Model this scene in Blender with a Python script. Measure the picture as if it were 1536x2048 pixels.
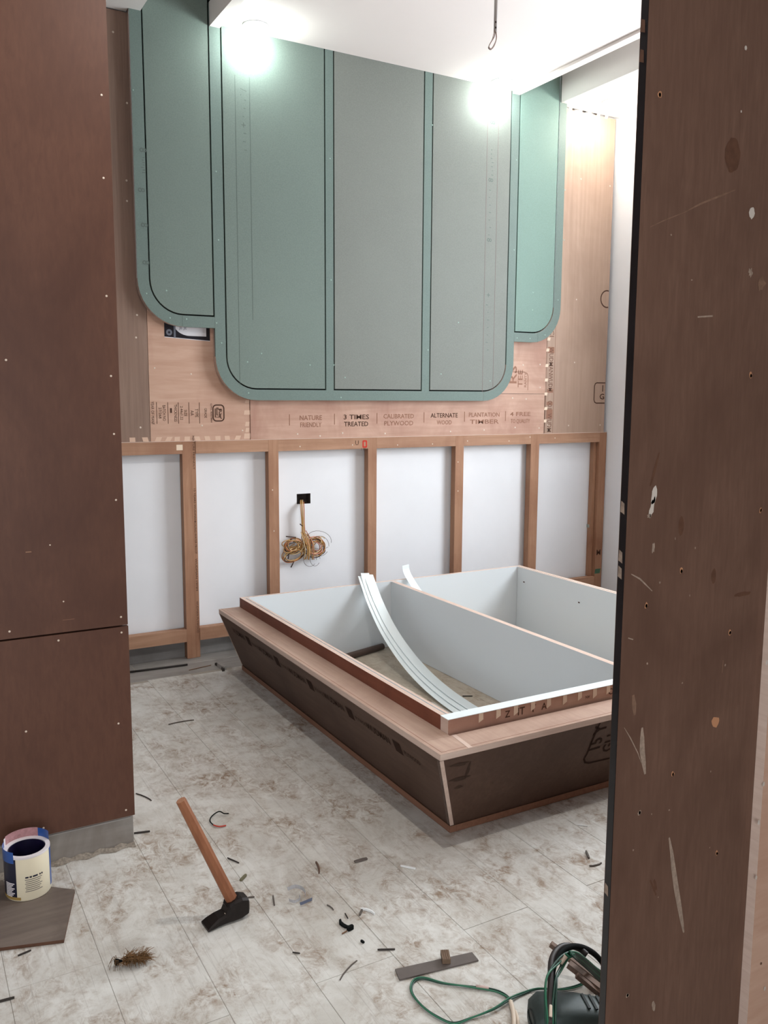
import bpy, bmesh, math, random
from mathutils import Vector, Matrix
random.seed(7)
for o in list(bpy.data.objects): bpy.data.objects.remove(o, do_unlink=True)
S = bpy.context.scene
C = S.collection
PI = math.pi

# ------------------------------------------------------------------ camera
YAW, PITCH, ROLL, FPX, CAMH = 0.51609185, 0.13368130, 0.00535192, 1724.724, 1.28
_fw = Vector((math.sin(YAW)*math.cos(PITCH), math.cos(YAW)*math.cos(PITCH), -math.sin(PITCH)))
_rt = Vector((math.cos(YAW), -math.sin(YAW), 0)); _up = _rt.cross(_fw)
RT = math.cos(ROLL)*_rt + math.sin(ROLL)*_up
UP = -math.sin(ROLL)*_rt + math.cos(ROLL)*_up
cam = bpy.data.cameras.new('camera'); cam.sensor_fit = 'HORIZONTAL'; cam.sensor_width = 36
cam.lens = 36*FPX/1536; cam.clip_start = 0.02
camo = bpy.data.objects.new('camera', cam); C.objects.link(camo)
camo.matrix_world = Matrix(((RT.x, UP.x, -_fw.x, 0), (RT.y, UP.y, -_fw.y, 0), (RT.z, UP.z, -_fw.z, CAMH), (0, 0, 0, 1)))
S.camera = camo

# measured points of the photograph turned into places on known planes of the room
def _ray(px, py): return (px-768)/FPX*RT - (py-1024)/FPX*UP + _fw
def fl(px, py, z=0.0):
    d = _ray(px, py); t = (z-CAMH)/d.z; return Vector((d.x*t, d.y*t, z))
def wl(px, py, Y):
    d = _ray(px, py); t = Y/d.y; return Vector((d.x*t, Y, CAMH+d.z*t))

# ------------------------------------------------------------------ light
W = bpy.data.worlds.new('world'); S.world = W; W.use_nodes = True
_bg = W.node_tree.nodes['Background']
_bg.inputs[0].default_value = (0.80, 0.90, 1.0, 1); _bg.inputs[1].default_value = 1.6
def area(name, loc, rot, sx, sy, power, col):
    l = bpy.data.lights.new(name, 'AREA'); l.shape = 'RECTANGLE'; l.size = sx; l.size_y = sy
    l.energy = power; l.color = col
    o = bpy.data.objects.new(name, l); C.objects.link(o); o.location = loc; o.rotation_euler = rot
    return o
# daylight falling through the window in the right wall (behind the near panel)
area('window_daylight', (4.10, 2.32, 1.75), (0, PI/2, 0), 1.45, 1.50, 64, (0.90, 0.955, 1.0))
# added soft fill in an unseen doorway behind the viewer, brightening the brown panels
area('doorway_fill', (-0.15, -1.50, 1.15), (PI/2, 0, 0), 1.40, 2.0, 22, (1.0, 0.96, 0.92))
S.view_settings.view_transform = 'Standard'; S.view_settings.look = 'None'
S.view_settings.gamma = 1; S.view_settings.use_curve_mapping = False
S.view_settings.exposure = 0.74

# ------------------------------------------------------------------ materials
def lin(c):
    r = []
    for v in c[:3]:
        v /= 255.0
        r.append(v/12.92 if v <= 0.04045 else ((v+0.055)/1.055)**2.4)
    return (*r, 1)
def desat(c, k=0.86):
    m_ = sum(c)/3; return tuple(m_+(v-m_)*k for v in c)
def newmat(name, rough=0.6, spec=0.3):
    m = bpy.data.materials.new(name); m.use_nodes = True
    nt = m.node_tree; b = nt.nodes['Principled BSDF']
    b.inputs['Roughness'].default_value = rough
    b.inputs['Specular IOR Level'].default_value = spec
    return m, nt, b
def N(nt, t, **kw):
    n = nt.nodes.new(t)
    for k, v in kw.items():
        if k in n.inputs: n.inputs[k].default_value = v
        else: setattr(n, k, v)
    return n
def coords(nt, scale=(1, 1, 1), rot=(0, 0, 0)):
    g = N(nt, 'ShaderNodeNewGeometry'); mp = N(nt, 'ShaderNodeMapping')
    mp.inputs['Scale'].default_value = scale; mp.inputs['Rotation'].default_value = rot
    nt.links.new(g.outputs['Position'], mp.inputs['Vector']); return mp.outputs['Vector']
def noise(nt, vec, scale, detail=4, rough=0.55, dist=0.0):
    n = N(nt, 'ShaderNodeTexNoise'); n.inputs['Scale'].default_value = scale
    n.inputs['Detail'].default_value = detail; n.inputs['Roughness'].default_value = rough
    n.inputs['Distortion'].default_value = dist
    nt.links.new(vec, n.inputs['Vector']); return n.outputs['Fac']
def ramp(nt, fac, stops):
    r = N(nt, 'ShaderNodeValToRGB'); e = r.color_ramp.elements
    while len(e) < len(stops): e.new(0.5)
    for i, (p, c) in enumerate(stops): e[i].position = p; e[i].color = c
    nt.links.new(fac, r.inputs['Fac']); return r.outputs['Color']
def mix(nt, fac, a, b, mode='MIX'):
    m = N(nt, 'ShaderNodeMix', data_type='RGBA', blend_type=mode)
    if isinstance(fac, (int, float)): m.inputs[0].default_value = fac
    else: nt.links.new(fac, m.inputs[0])
    for sock, v in ((m.inputs[6], a), (m.inputs[7], b)):
        if isinstance(v, tuple): sock.default_value = v
        else: nt.links.new(v, sock)
    return m.outputs[2]
def bump(nt, b, h, strength=0.2, dist=0.002):
    n = N(nt, 'ShaderNodeBump'); n.inputs['Strength'].default_value = strength; n.inputs['Distance'].default_value = dist
    nt.links.new(h, n.inputs['Height']); nt.links.new(n.outputs['Normal'], b.inputs['Normal'])
BW = lambda v: (v, v, v, 1)

def plain(name, c, rough=0.6, spec=0.3, metal=0.0, var=0.0, vs=20):
    m, nt, b = newmat(name, rough, spec); b.inputs['Metallic'].default_value = metal
    if var:
        f = noise(nt, coords(nt), vs)
        lo = tuple(max(0, x*(1-var)) for x in lin(c)[:3]) + (1,); hi = tuple(min(1, x*(1+var)) for x in lin(c)[:3]) + (1,)
        nt.links.new(ramp(nt, f, [(0.3, lo), (0.7, hi)]), b.inputs['Base Color'])
    else: b.inputs['Base Color'].default_value = lin(c)
    return m
def wood(name, c1, c2, axis='z', blotch=None, rough=0.6, fine=60, stretch=0.05, bs=2.2, spec=0.25, specks=0.0):
    m, nt, b = newmat(name, rough, spec)
    sc = {'x': (stretch, 1, 1), 'y': (1, stretch, 1), 'z': (1, 1, stretch)}[axis]
    v = coords(nt, sc)
    g = noise(nt, v, fine, 5, 0.6, 0.4)
    c1, c2 = desat(c1), desat(c2); blotch = desat(blotch) if blotch else None
    col = ramp(nt, g, [(0.28, lin(c1)), (0.72, lin(c2))])
    g2 = noise(nt, v, fine*0.12, 3, 0.5, 1.2)
    col = mix(nt, ramp(nt, g2, [(0.35, BW(0)), (0.75, BW(0.5))]), col, lin(c1))
    if blotch:
        f = noise(nt, coords(nt, (1, 1, 0.6)), bs, 5, 0.6, 0.6)
        col = mix(nt, ramp(nt, f, [(0.45, BW(0)), (0.72, BW(0.8))]), col, lin(blotch))
    nt.links.new(col, b.inputs['Base Color'])
    bump(nt, b, g, 0.12, 0.001)
    return m
def emit(name, c, s):
    m, nt, b = newmat(name); b.inputs['Base Color'].default_value = (0.9, 0.9, 0.9, 1)
    b.inputs['Emission Color'].default_value = (*c, 1); b.inputs['Emission Strength'].default_value = s
    return m

M = {}
M['paint_white'] = plain('wall_paint_white', (226, 227, 230), 0.7, 0.2, var=0.03, vs=3)
M['ceiling'] = plain('ceiling_white', (236, 226, 222), 0.75, 0.15, var=0.015, vs=2)
M['soffit'] = plain('soffit_plaster', (222, 218, 214), 0.75, 0.15, var=0.03, vs=4)
M['brown'] = wood('brown_stained_ply', (88, 54, 40), (99, 63, 47), 'z', (72, 41, 30), 0.5, 90, 0.25, 2.6)
M['brown_r'] = wood('brown_worn_ply', (97, 68, 54), (113, 82, 66), 'z', (80, 53, 40), 0.55, 110, 0.12, 3.2)
M['ply_pink'] = wood('ply_pale_pink', (184, 142, 118), (204, 166, 143), 'x', (172, 126, 104), 0.55, 40, 0.10, 3.0)
M['ply_tan'] = wood('ply_tan_vertical', (164, 134, 114), (184, 154, 134), 'z', (150, 120, 102), 0.55, 60, 0.04, 2.0)
M['ply_grey'] = wood('ply_grey_brown', (128, 101, 86), (152, 124, 107), 'z', (138, 106, 90), 0.55, 70, 0.04, 2.2)
M['ply_strip'] = wood('ply_strip_pink', (180, 138, 116), (203, 164, 143), 'x', (164, 116, 98), 0.55, 34, 0.07, 3.6)
M['timber'] = wood('frame_timber', (156, 110, 81), (182, 136, 105), 'z', (140, 92, 66), 0.6, 60, 0.05, 4.0)
M['timber_x'] = wood('frame_timber_rail', (160, 116, 87), (188, 143, 113), 'x', (148, 102, 76), 0.6, 60, 0.05, 4.0)
M['edge_ply'] = wood('ply_edge_pale', (204, 176, 160), (222, 197, 182), 'y', None, 0.6, 80, 0.05)
M['edge_ply_x'] = wood('ply_edge_pale_x', (206, 178, 162), (224, 199, 184), 'x', None, 0.6, 80, 0.05)
M['bed_ledge'] = wood('bed_ledge_ply', (182, 150, 131), (202, 170, 151), 'y', (168, 132, 114), 0.55, 60, 0.06, 3.0)
M['bed_slant'] = wood('bed_slant_ply', (86, 62, 50), (102, 76, 62), 'y', (76, 52, 41), 0.55, 60, 0.06, 4.0)
M['bed_red'] = wood('bed_red_ply', (124, 66, 46), (142, 80, 58), 'y', (108, 54, 38), 0.5, 60, 0.05, 4.0)
M['laminate'] = plain('white_laminate', (214, 219, 222), 0.35, 0.4)
M['laminate_b'] = plain('white_strip', (232, 242, 244), 0.35, 0.4)
M['black_edge'] = plain('black_edge', (22, 20, 22), 0.35, 0.5, var=0.35, vs=14)
M['dark'] = plain('groove_dark', (14, 17, 16), 0.8, 0.1)
M['ink'] = plain('stamp_ink', (78, 56, 46), 0.8, 0.1)
M['ink_soft'] = plain('stamp_ink_faded', (146, 108, 91), 0.8, 0.1)
M['ink_dark'] = plain('stamp_ink_on_dark', (54, 38, 31), 0.8, 0.1)
M['ink_mid'] = plain('stamp_ink_mid', (116, 88, 74), 0.8, 0.1)
M['ink_red'] = plain('stamp_ink_red', (190, 62, 52), 0.8, 0.1)
M['pencil'] = plain('pencil_line', (96, 106, 101), 0.8, 0.1)
M['pencil_r'] = plain('red_chalk_line', (126, 110, 108), 0.8, 0.1)
M['tape'] = plain('masking_tape', (222, 202, 180), 0.7, 0.2)
M['tape_soft'] = plain('masking_tape_thin', (204, 173, 152), 0.7, 0.2)
M['screw'] = plain('nail_head', (206, 190, 174), 0.4, 0.5)
M['screw_hole'] = plain('screw_hole', (42, 26, 20), 0.8, 0.1)
M['wood_chip'] = wood('wood_chip', (110, 78, 56), (138, 102, 76), 'x', None, 0.7, 80, 0.1)
M['grey_skirt'] = wood('grey_skirting_tile', (118, 116, 114), (146, 144, 142), 'x', (104, 100, 98), 0.45, 30, 0.06, 3)
M['skirt_l'] = wood('skirting_left', (132, 126, 120), (156, 150, 143), 'x', (112, 100, 90), 0.5, 30, 0.08, 5)
M['runner'] = wood('runner_edge', (134, 92, 70), (154, 108, 84), 'y', None, 0.6, 80, 0.05)
def mdf(name, c):
    m, nt, b = newmat(name, 0.6, 0.25)
    f = noise(nt, coords(nt), 180, 3, 0.6); f2 = noise(nt, coords(nt), 2.2, 4, 0.6, 0.5)
    a = lin(c)
    col = ramp(nt, f, [(0.3, tuple(x*0.90 for x in a[:3])+(1,)), (0.7, tuple(x*1.09 for x in a[:3])+(1,))])
    col = mix(nt, ramp(nt, f2, [(0.4, BW(0)), (0.75, BW(0.45))]), col, tuple(x*1.12 for x in a[:3])+(1,))
    nt.links.new(col, b.inputs['Base Color']); return m
M['mdf'] = mdf('green_mdf', (109, 122, 115))
M['mdf_border'] = mdf('green_mdf_border', (105, 120, 114))
M['mdf_grey'] = mdf('green_mdf_greyer', (117, 121, 115))
M['mdf_mint'] = mdf('green_mdf_mint', (113, 136, 127))

def floor_mat(name, base, lightc, brown, amount):
    m, nt, b = newmat(name, 0.55, 0.25)
    p = coords(nt)
    film = noise(nt, coords(nt, (1, 0.55, 1), (0, 0, 0.5)), 6.0, 9, 0.72, 1.0)
    col = ramp(nt, film, [(0.30, lin(base)), (0.62, lin(lightc))])
    # trodden brown dust: broad patches broken up by a finer scuffed pattern
    patch = noise(nt, p, 5.5, 8, 0.72, 0.5); scuff = noise(nt, coords(nt, (1, 0.7, 1), (0, 0, -0.7)), 34, 9, 0.78, 0.9)
    mul = N(nt, 'ShaderNodeMath', operation='MULTIPLY')
    nt.links.new(ramp(nt, patch, [(0.42, BW(0)), (0.62, BW(1))]), mul.inputs[0])
    nt.links.new(ramp(nt, scuff, [(0.42, BW(0)), (0.60, BW(amount))]), mul.inputs[1])
    col = mix(nt, mul.outputs[0], col, lin(brown))
    fine = noise(nt, p, 90, 4, 0.7)
    col = mix(nt, ramp(nt, fine, [(0.60, BW(0)), (0.78, BW(0.45))]), col, lin((150, 140, 128)))
    # thin creases of the film along the boards
    w = noise(nt, coords(nt, (26, 0.5, 1)), 1.0, 3, 0.5, 0.2)
    col = mix(nt, ramp(nt, w, [(0.495, BW(0)), (0.502, BW(0.30)), (0.509, BW(0))]), col, lin((120, 110, 102)))
    nt.links.new(col, b.inputs['Base Color'])
    bump(nt, b, scuff, 0.25, 0.003); return m
M['floor'] = floor_mat('dusty_floor_film', (184, 180, 172), (213, 212, 207), (134, 110, 87), 0.95)
M['floor_bare'] = wood('grey_floor_tile', (138, 134, 130), (168, 163, 157), 'x', (124, 118, 112), 0.5, 26, 0.06, 3)
M['floor_in'] = floor_mat('dusty_floor_in_bed', (182, 170, 152), (204, 194, 178), (150, 128, 104), 0.7)
M['grout'] = plain('floor_joint', (166, 158, 148), 0.9, 0.1)

# ------------------------------------------------------------------ mesh helpers
WLOC = {}
def put(o, parent=None):
    C.objects.link(o)
    if parent is not None: o.parent = parent
def meshobj(name, verts, faces, mat, parent=None, smooth=False, mats=None, fmat=None):
    """verts in world coordinates; top-level objects get their origin at the base centre"""
    if parent is None:
        xs = [v[0] for v in verts]; ys = [v[1] for v in verts]; zs = [v[2] for v in verts]
        org = Vector(((min(xs)+max(xs))/2, (min(ys)+max(ys))/2, min(zs)))
    else: org = WLOC[parent.name]
    me = bpy.data.meshes.new(name)
    me.from_pydata([tuple(Vector(v)-org) for v in verts], [], faces)
    bm = bmesh.new(); bm.from_mesh(me); bmesh.ops.recalc_face_normals(bm, faces=bm.faces); bm.to_mesh(me); bm.free()
    for x in (mats or [mat]): me.materials.append(x if not isinstance(x, str) else M[x])
    if fmat:
        for i, p in enumerate(me.polygons): p.material_index = fmat[i]
    if smooth:
        for p in me.polygons: p.use_smooth = True
    me.update()
    o = bpy.data.objects.new(name, me)
    if parent is None: o.location = org
    put(o, parent); WLOC[o.name] = org
    return o
def thing(name, label, cat, loc, group=None):
    o = bpy.data.objects.new(name, None); o.empty_display_size = 0.05; o.location = loc
    C.objects.link(o); WLOC[o.name] = Vector(loc)
    o['label'] = label; o['category'] = cat
    if group: o['group'] = group
    return o
def tag(o, label, cat, group=None):
    o['label'] = label; o['category'] = cat
    if group: o['group'] = group
    return o
def struct(o): o['kind'] = 'structure'; return o
BF = [(0, 1, 2, 3), (4, 7, 6, 5), (0, 4, 5, 1), (1, 5, 6, 2), (2, 6, 7, 3), (3, 7, 4, 0)]
def boxv(x0, x1, y0, y1, z0, z1):
    return [(x0, y0, z0), (x1, y0, z0), (x1, y1, z0), (x0, y1, z0), (x0, y0, z1), (x1, y0, z1), (x1, y1, z1), (x0, y1, z1)]
def box(name, x0, x1, y0, y1, z0, z1, mat, parent=None, fm=None):
    """fm: optional {face: material}, faces 'bottom top front right back left'"""
    if fm:
        names = ['bottom', 'top', 'front', 'right', 'back', 'left']
        ml = [mat] + sorted(set(fm.values())); fi = [ml.index(fm[n]) if n in fm else 0 for n in names]
        return meshobj(name, boxv(x0, x1, y0, y1, z0, z1), BF, None, parent, mats=ml, fmat=fi)
    return meshobj(name, boxv(x0, x1, y0, y1, z0, z1), BF, mat, parent)
def bvbox(name, x0, x1, y0, y1, z0, z1, mat, parent=None, w=0.003, seg=1):
    bm = bmesh.new(); vs = [bm.verts.new(v) for v in boxv(x0, x1, y0, y1, z0, z1)]
    for f in BF: bm.faces.new([vs[i] for i in f])
    bmesh.ops.bevel(bm, geom=bm.edges[:], offset=w, segments=seg, affect='EDGES', profile=0.5)
    bm.verts.index_update(); v = [tuple(x.co) for x in bm.verts]; f = [[x.index for x in p.verts] for p in bm.faces]; bm.free()
    return meshobj(name, v, f, mat, parent)
def prism_xz(name, poly, y0, y1, mat, parent=None, side=None):
    """polygon in x,z extruded from y0 (front) to y1"""
    n = len(poly); v = [(x, y0, z) for x, z in poly] + [(x, y1, z) for x, z in poly]
    f = [tuple(range(n)), tuple(range(2*n-1, n-1, -1))] + [(i, (i+1) % n, n+(i+1) % n, n+i) for i in range(n)]
    if side: return meshobj(name, v, f, None, parent, mats=[mat, side], fmat=[0, 0]+[1]*n)
    return meshobj(name, v, f, mat, parent)
def slab(name, pts, up, mat, parent=None, side=None):
    """flat polygon of 3-D points extruded along vector up"""
    n = len(pts); up = Vector(up)
    v = [Vector(p) for p in pts] + [Vector(p)+up for p in pts]
    f = [tuple(range(n)), tuple(range(2*n-1, n-1, -1))] + [(i, (i+1) % n, n+(i+1) % n, n+i) for i in range(n)]
    if side: return meshobj(name, v, f, None, parent, mats=[mat, side], fmat=[0, 0]+[1]*n)
    return meshobj(name, v, f, mat, parent)
def smooth_path(P, n=8):
    P = [Vector(p) for p in P]; out = []
    for i in range(len(P)-1):
        p0 = P[max(i-1, 0)]; p1 = P[i]; p2 = P[i+1]; p3 = P[min(i+2, len(P)-1)]
        for k in range(n):
            t = k/n
            out.append(0.5*((2*p1)+(p2-p0)*t+(2*p0-5*p1+4*p2-p3)*t*t+(3*p1-p0-3*p2+p3)*t**3))
    out.append(P[-1]); return out
def tubev(path, r, n=6, v=None, f=None):
    v = [] if v is None else v; f = [] if f is None else f
    base = len(v); k = len(path); ref = Vector((0.13, 0.31, 0.94)); prev = None
    for i, p in enumerate(path):
        t = (path[min(i+1, k-1)]-path[max(i-1, 0)])
        t = t.normalized() if t.length > 1e-9 else Vector((0, 0, 1))
        a = prev - t*prev.dot(t) if prev is not None else ref - t*ref.dot(t)
        if a.length < 1e-6: a = Vector((1, 0, 0)) - t*t.x
        a.normalize(); b = t.cross(a); prev = a
        rr = r(i/(k-1)) if callable(r) else r
        for j in range(n):
            q = 2*PI*j/n; v.append(p + (a*math.cos(q)+b*math.sin(q))*rr)
    for i in range(k-1):
        for j in range(n):
            f.append((base+i*n+j, base+i*n+(j+1) % n, base+(i+1)*n+(j+1) % n, base+(i+1)*n+j))
    f.append(tuple(base+j for j in range(n-1, -1, -1))); f.append(tuple(base+(k-1)*n+j for j in range(n)))
    return v, f
def tube(name, path, r, mat, parent=None, n=6, sm=True):
    v, f = tubev([Vector(p) for p in path], r, n); return meshobj(name, v, f, mat, parent, smooth=sm)
def lathe(name, prof, cx, cy, z0, mat, parent=None, n=40, a0=0.0, a1=2*PI, closed=True):
    v = []; f = []; full = abs(a1-a0-2*PI) < 1e-6; k = n if full else n+1
    for i in range(k):
        a = a0+(a1-a0)*i/n
        for r, z in prof: v.append((cx+r*math.cos(a), cy+r*math.sin(a), z0+z))
    m = len(prof)
    for i in range(n):
        for j in range(m if closed else m-1):
            a = i*m+j; b = i*m+(j+1) % m; c = ((i+1) % k)*m+(j+1) % m; d = ((i+1) % k)*m+j
            f.append((a, d, c, b))
    if not full and closed:
        f.append(tuple(range(m))); f.append(tuple(n*m+j for j in range(m-1, -1, -1)))
    o = meshobj(name, v, f, mat, parent, smooth=True)
    try: o.data.set_sharp_from_angle(angle=0.6)
    except Exception: pass
    return o
def text(txt, origin, ex, ey, size, mat, parent, name='print', align='CENTER', width=None, bold=0.0):
    """flat lettering lying on a surface: ex reading direction, ey letter-up direction"""
    cu = bpy.data.curves.new('lettering', 'FONT'); cu.body = txt; cu.size = 1; cu.align_x = align; cu.align_y = 'CENTER'
    cu.offset = bold; cu.resolution_u = 2
    t = bpy.data.objects.new('lettering', cu); C.objects.link(t)
    bpy.context.view_layer.update()
    dg = bpy.context.evaluated_depsgraph_get(); me = bpy.data.meshes.new_from_object(t.evaluated_get(dg))
    co = [v.co.copy() for v in me.vertices]; fs = [tuple(p.vertices) for p in me.polygons]
    bpy.data.objects.remove(t, do_unlink=True); bpy.data.curves.remove(cu); bpy.data.meshes.remove(me)
    if not co: return None
    ex = Vector(ex).normalized(); ey = Vector(ey).normalized(); sx = size
    if width:
        w = max(c.x for c in co)-min(c.x for c in co); sx = width/w
    O = Vector(origin)
    return meshobj(name, [O+ex*c.x*sx+ey*c.y*size for c in co], fs, mat, parent)
def rrect(w, h, r, n=5):
    pts = []
    for cx, cy, a in ((w/2-r, h/2-r, 0), (-w/2+r, h/2-r, PI/2), (-w/2+r, -h/2+r, PI), (w/2-r, -h/2+r, 1.5*PI)):
        for i in range(n+1):
            q = a+PI/2*i/n; pts.append((cx+r*math.cos(q), cy+r*math.sin(q)))
    return pts
def outline(pts, t, origin, ex, ey, mat, parent, closed=True, name='print'):
    """a drawn line of width t following 2-D points on a surface"""
    O = Vector(origin); ex = Vector(ex).normalized(); ey = Vector(ey).normalized(); v = []; f = []; n = len(pts)
    for i, (x, y) in enumerate(pts):
        a = pts[(i-1) % n] if closed or i else pts[i]; b = pts[(i+1) % n] if closed or i < n-1 else pts[i]
        d = Vector((b[0]-a[0], b[1]-a[1])); d.normalize(); nx, ny = -d.y, d.x
        for s in (-1, 1): v.append(O+ex*(x+nx*t/2*s)+ey*(y+ny*t/2*s))
    for i in range(n if closed else n-1):
        j = (i+1) % n; f.append((2*i, 2*i+1, 2*j+1, 2*j))
    return meshobj(name, v, f, mat, parent)
def patch(name, p, w, h, y, mat, parent, t=0.0006, skew=0.0):
    """small flat rectangle on a wall plane y (facing the room)"""
    return meshobj(name, [(p[0]-w/2, y-t, p[2]-h/2), (p[0]+w/2, y-t, p[2]-h/2), (p[0]+w/2+skew, y-t, p[2]+h/2), (p[0]-w/2+skew, y-t, p[2]+h/2),
                          (p[0]-w/2, y, p[2]-h/2), (p[0]+w/2, y, p[2]-h/2), (p[0]+w/2+skew, y, p[2]+h/2), (p[0]-w/2+skew, y, p[2]+h/2)],
                   [(0, 1, 2, 3), (0, 4, 5, 1), (1, 5, 6, 2), (2, 6, 7, 3), (3, 7, 4, 0)], mat, parent)
_dotmesh = {}
def dots(parent, pts, y, r, mat, name='screw_head', dome=0.0015):
    """little nail or screw heads on a wall plane; alike heads share one mesh"""
    key = (round(r, 4), mat, dome)
    if key not in _dotmesh:
        v = [(0, -dome, 0)]+[(r*math.cos(a), -dome*0.5, r*math.sin(a)) for a in [2*PI*i/8 for i in range(8)]]+[(r*1.05*math.cos(a), 0, r*1.05*math.sin(a)) for a in [2*PI*i/8 for i in range(8)]]
        f = [(0, i+1, (i+1) % 8+1) for i in range(8)]+[(i+1, i+9, (i+1) % 8+9, (i+1) % 8+1) for i in range(8)]
        me = bpy.data.meshes.new(name); me.from_pydata(v, [], f); me.materials.append(M[mat])
        bm = bmesh.new(); bm.from_mesh(me); bmesh.ops.recalc_face_normals(bm, faces=bm.faces); bm.to_mesh(me); bm.free()
        _dotmesh[key] = me
    for x, z in pts:
        o = bpy.data.objects.new(name, _dotmesh[key]); C.objects.link(o); o.parent = parent
        o.location = Vector((x, y, z))-WLOC[parent.name]

M['hole'] = plain('wall_hole', (70, 62, 58), 0.9, 0.1, var=0.3, vs=60)
# ------------------------------------------------------------------ room shell
YW, YS, YP, YG = 4.080, 4.025, 4.030, 3.990          # plaster wall, frame front, ply front, green panel front
XR = 3.890; ZT = 3.30; ZC = 2.937                   # right wall, upper ceiling, dropped ceiling
# floor: wood-look planks under dusty film; each plank its own piece
floor = struct(box('floor', -1.70, XR+0.2, -1.30, YW+0.12, -0.06, -0.0018, 'grout'))
pitch, plen = 0.197, 1.095
k0 = int((-1.7-0.34)/pitch)
for i in range(k0, 19):
    xa = 0.34+i*pitch; xb = xa+pitch-0.0009
    if xb > XR: xb = XR
    if xa < -1.70 or xb-xa < 0.02: continue
    off = {0: 0.0, 1: 0.47, 2: 0.0, 3: 0.30}[i % 4]
    y = 1.585-3*plen+off
    while y < 3.80:
        ya = max(y, -1.30); yb = min(y+plen-0.0009, 3.80)
        if yb-ya > 0.05:
            inside = xa > 1.33 and xb < 3.05 and ya > 2.0
            dz = random.uniform(-0.0006, 0.0004)
            bvbox('floor_plank', xa, xb, ya, yb, -0.010, dz-0.0004, 'floor_in' if inside else 'floor', floor, 0.0006)
        y += plen
for i, (xa, xb) in enumerate(((-1.7, 0.52), (0.52, 1.72), (1.72, 2.92), (2.92, XR))):
    for j, (ya, yb) in enumerate(((3.803, 3.955), (3.958, 4.075))):
        s = 0.4 if j else 0.0
        bvbox('floor_plank', xa+s if xa > -1 else xa, min(xb+s, XR)-0.003, ya, yb, -0.010, -0.0006, 'floor_bare', floor, 0.0012)

# back wall with a real recess for the wiring
hx0, hx1, hz0, hz1 = 1.795, 1.873, 0.722, 0.775
v = []; f = []
def quad(a, b, c, d): v.extend([a, b, c, d]); n = len(v); f.append((n-4, n-3, n-2, n-1))
for (x0, x1, z0, z1) in ((-1.7, hx0, 0, ZT), (hx1, XR, 0, ZT), (hx0, hx1, 0, hz0), (hx0, hx1, hz1, ZT)):
    quad((x0, YW, z0), (x1, YW, z0), (x1, YW, z1), (x0, YW, z1))
nb = len(f)
d = YW+0.05
quad((hx0, YW, hz0), (hx1, YW, hz0), (hx1, d, hz0), (hx0, d, hz0)); quad((hx0, YW, hz1), (hx1, YW, hz1), (hx1, d, hz1), (hx0, d, hz1))
quad((hx0, YW, hz0), (hx0, YW, hz1), (hx0, d, hz1), (hx0, d, hz0)); quad((hx1, YW, hz0), (hx1, YW, hz1), (hx1, d, hz1), (hx1, d, hz0))
quad((hx0, d, hz0), (hx1, d, hz0), (hx1, d, hz1), (hx0, d, hz1))
quad((-1.7, YW+0.12, 0), (XR, YW+0.12, 0), (XR, YW+0.12, ZT), (-1.7, YW+0.12, ZT))
struct(meshobj('wall_back', v, f, None, mats=['paint_white', 'hole'], fmat=[0]*nb+[1]*5+[0]))
struct(box('baseboard_back', 0.2, XR, YW-0.012, YW-0.001, 0, 0.085, 'grey_skirt'))
# right wall with the window that lights the room
wy0, wy1, wz0, wz1 = 1.55, 3.10, 1.00, 2.50
rw = struct(box('wall_right', XR, XR+0.18, -1.30, wy0, 0, ZT, 'paint_white'))
box('wall_piece', XR, XR+0.18, wy1, YW+0.12, 0, ZT, 'paint_white', rw)
box('wall_piece', XR, XR+0.18, wy0, wy1, 0, wz0, 'paint_white', rw)
box('wall_piece', XR, XR+0.18, wy0, wy1, wz1, ZT, 'paint_white', rw)
wn = struct(box('window_1', XR+0.06, XR+0.10, wy0, wy0+0.05, wz0, wz1, 'laminate'))
for a in ((wy1-0.05, wy1, wz0, wz1), (wy0+0.05, wy1-0.05, wz0, wz0+0.05), (wy0+0.05, wy1-0.05, wz1-0.05, wz1), ((wy0+wy1)/2-0.02, (wy0+wy1)/2+0.02, wz0+0.05, wz1-0.05)):
    box('window_frame', XR+0.06, XR+0.10, *a, 'laminate', wn)
# entry side, behind and left of the viewer
struct(box('wall_left', -1.80, -1.70, -1.40, YW+0.12, 0, ZT, 'paint_white'))
wf = struct(box('wall_front', 0.60, XR+0.18, -1.40, -1.30, 0, ZT, 'paint_white'))
box('wall_piece', -1.70, -0.90, -1.40, -1.30, 0, ZT, 'paint_white', wf); box('wall_piece', -0.90, 0.60, -1.40, -1.30, 2.15, ZT, 'paint_white', wf)
dr = struct(box('door_1', -0.90, -0.84, -1.41, -1.29, 0, 2.15, 'timber'))  # unseen doorway, put in to let the fill light through
box('door_frame', 0.54, 0.60, -1.41, -1.29, 0, 2.15, 'timber', dr); box('door_frame', -0.84, 0.54, -1.41, -1.29, 2.09, 2.15, 'timber_x', dr)
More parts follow.
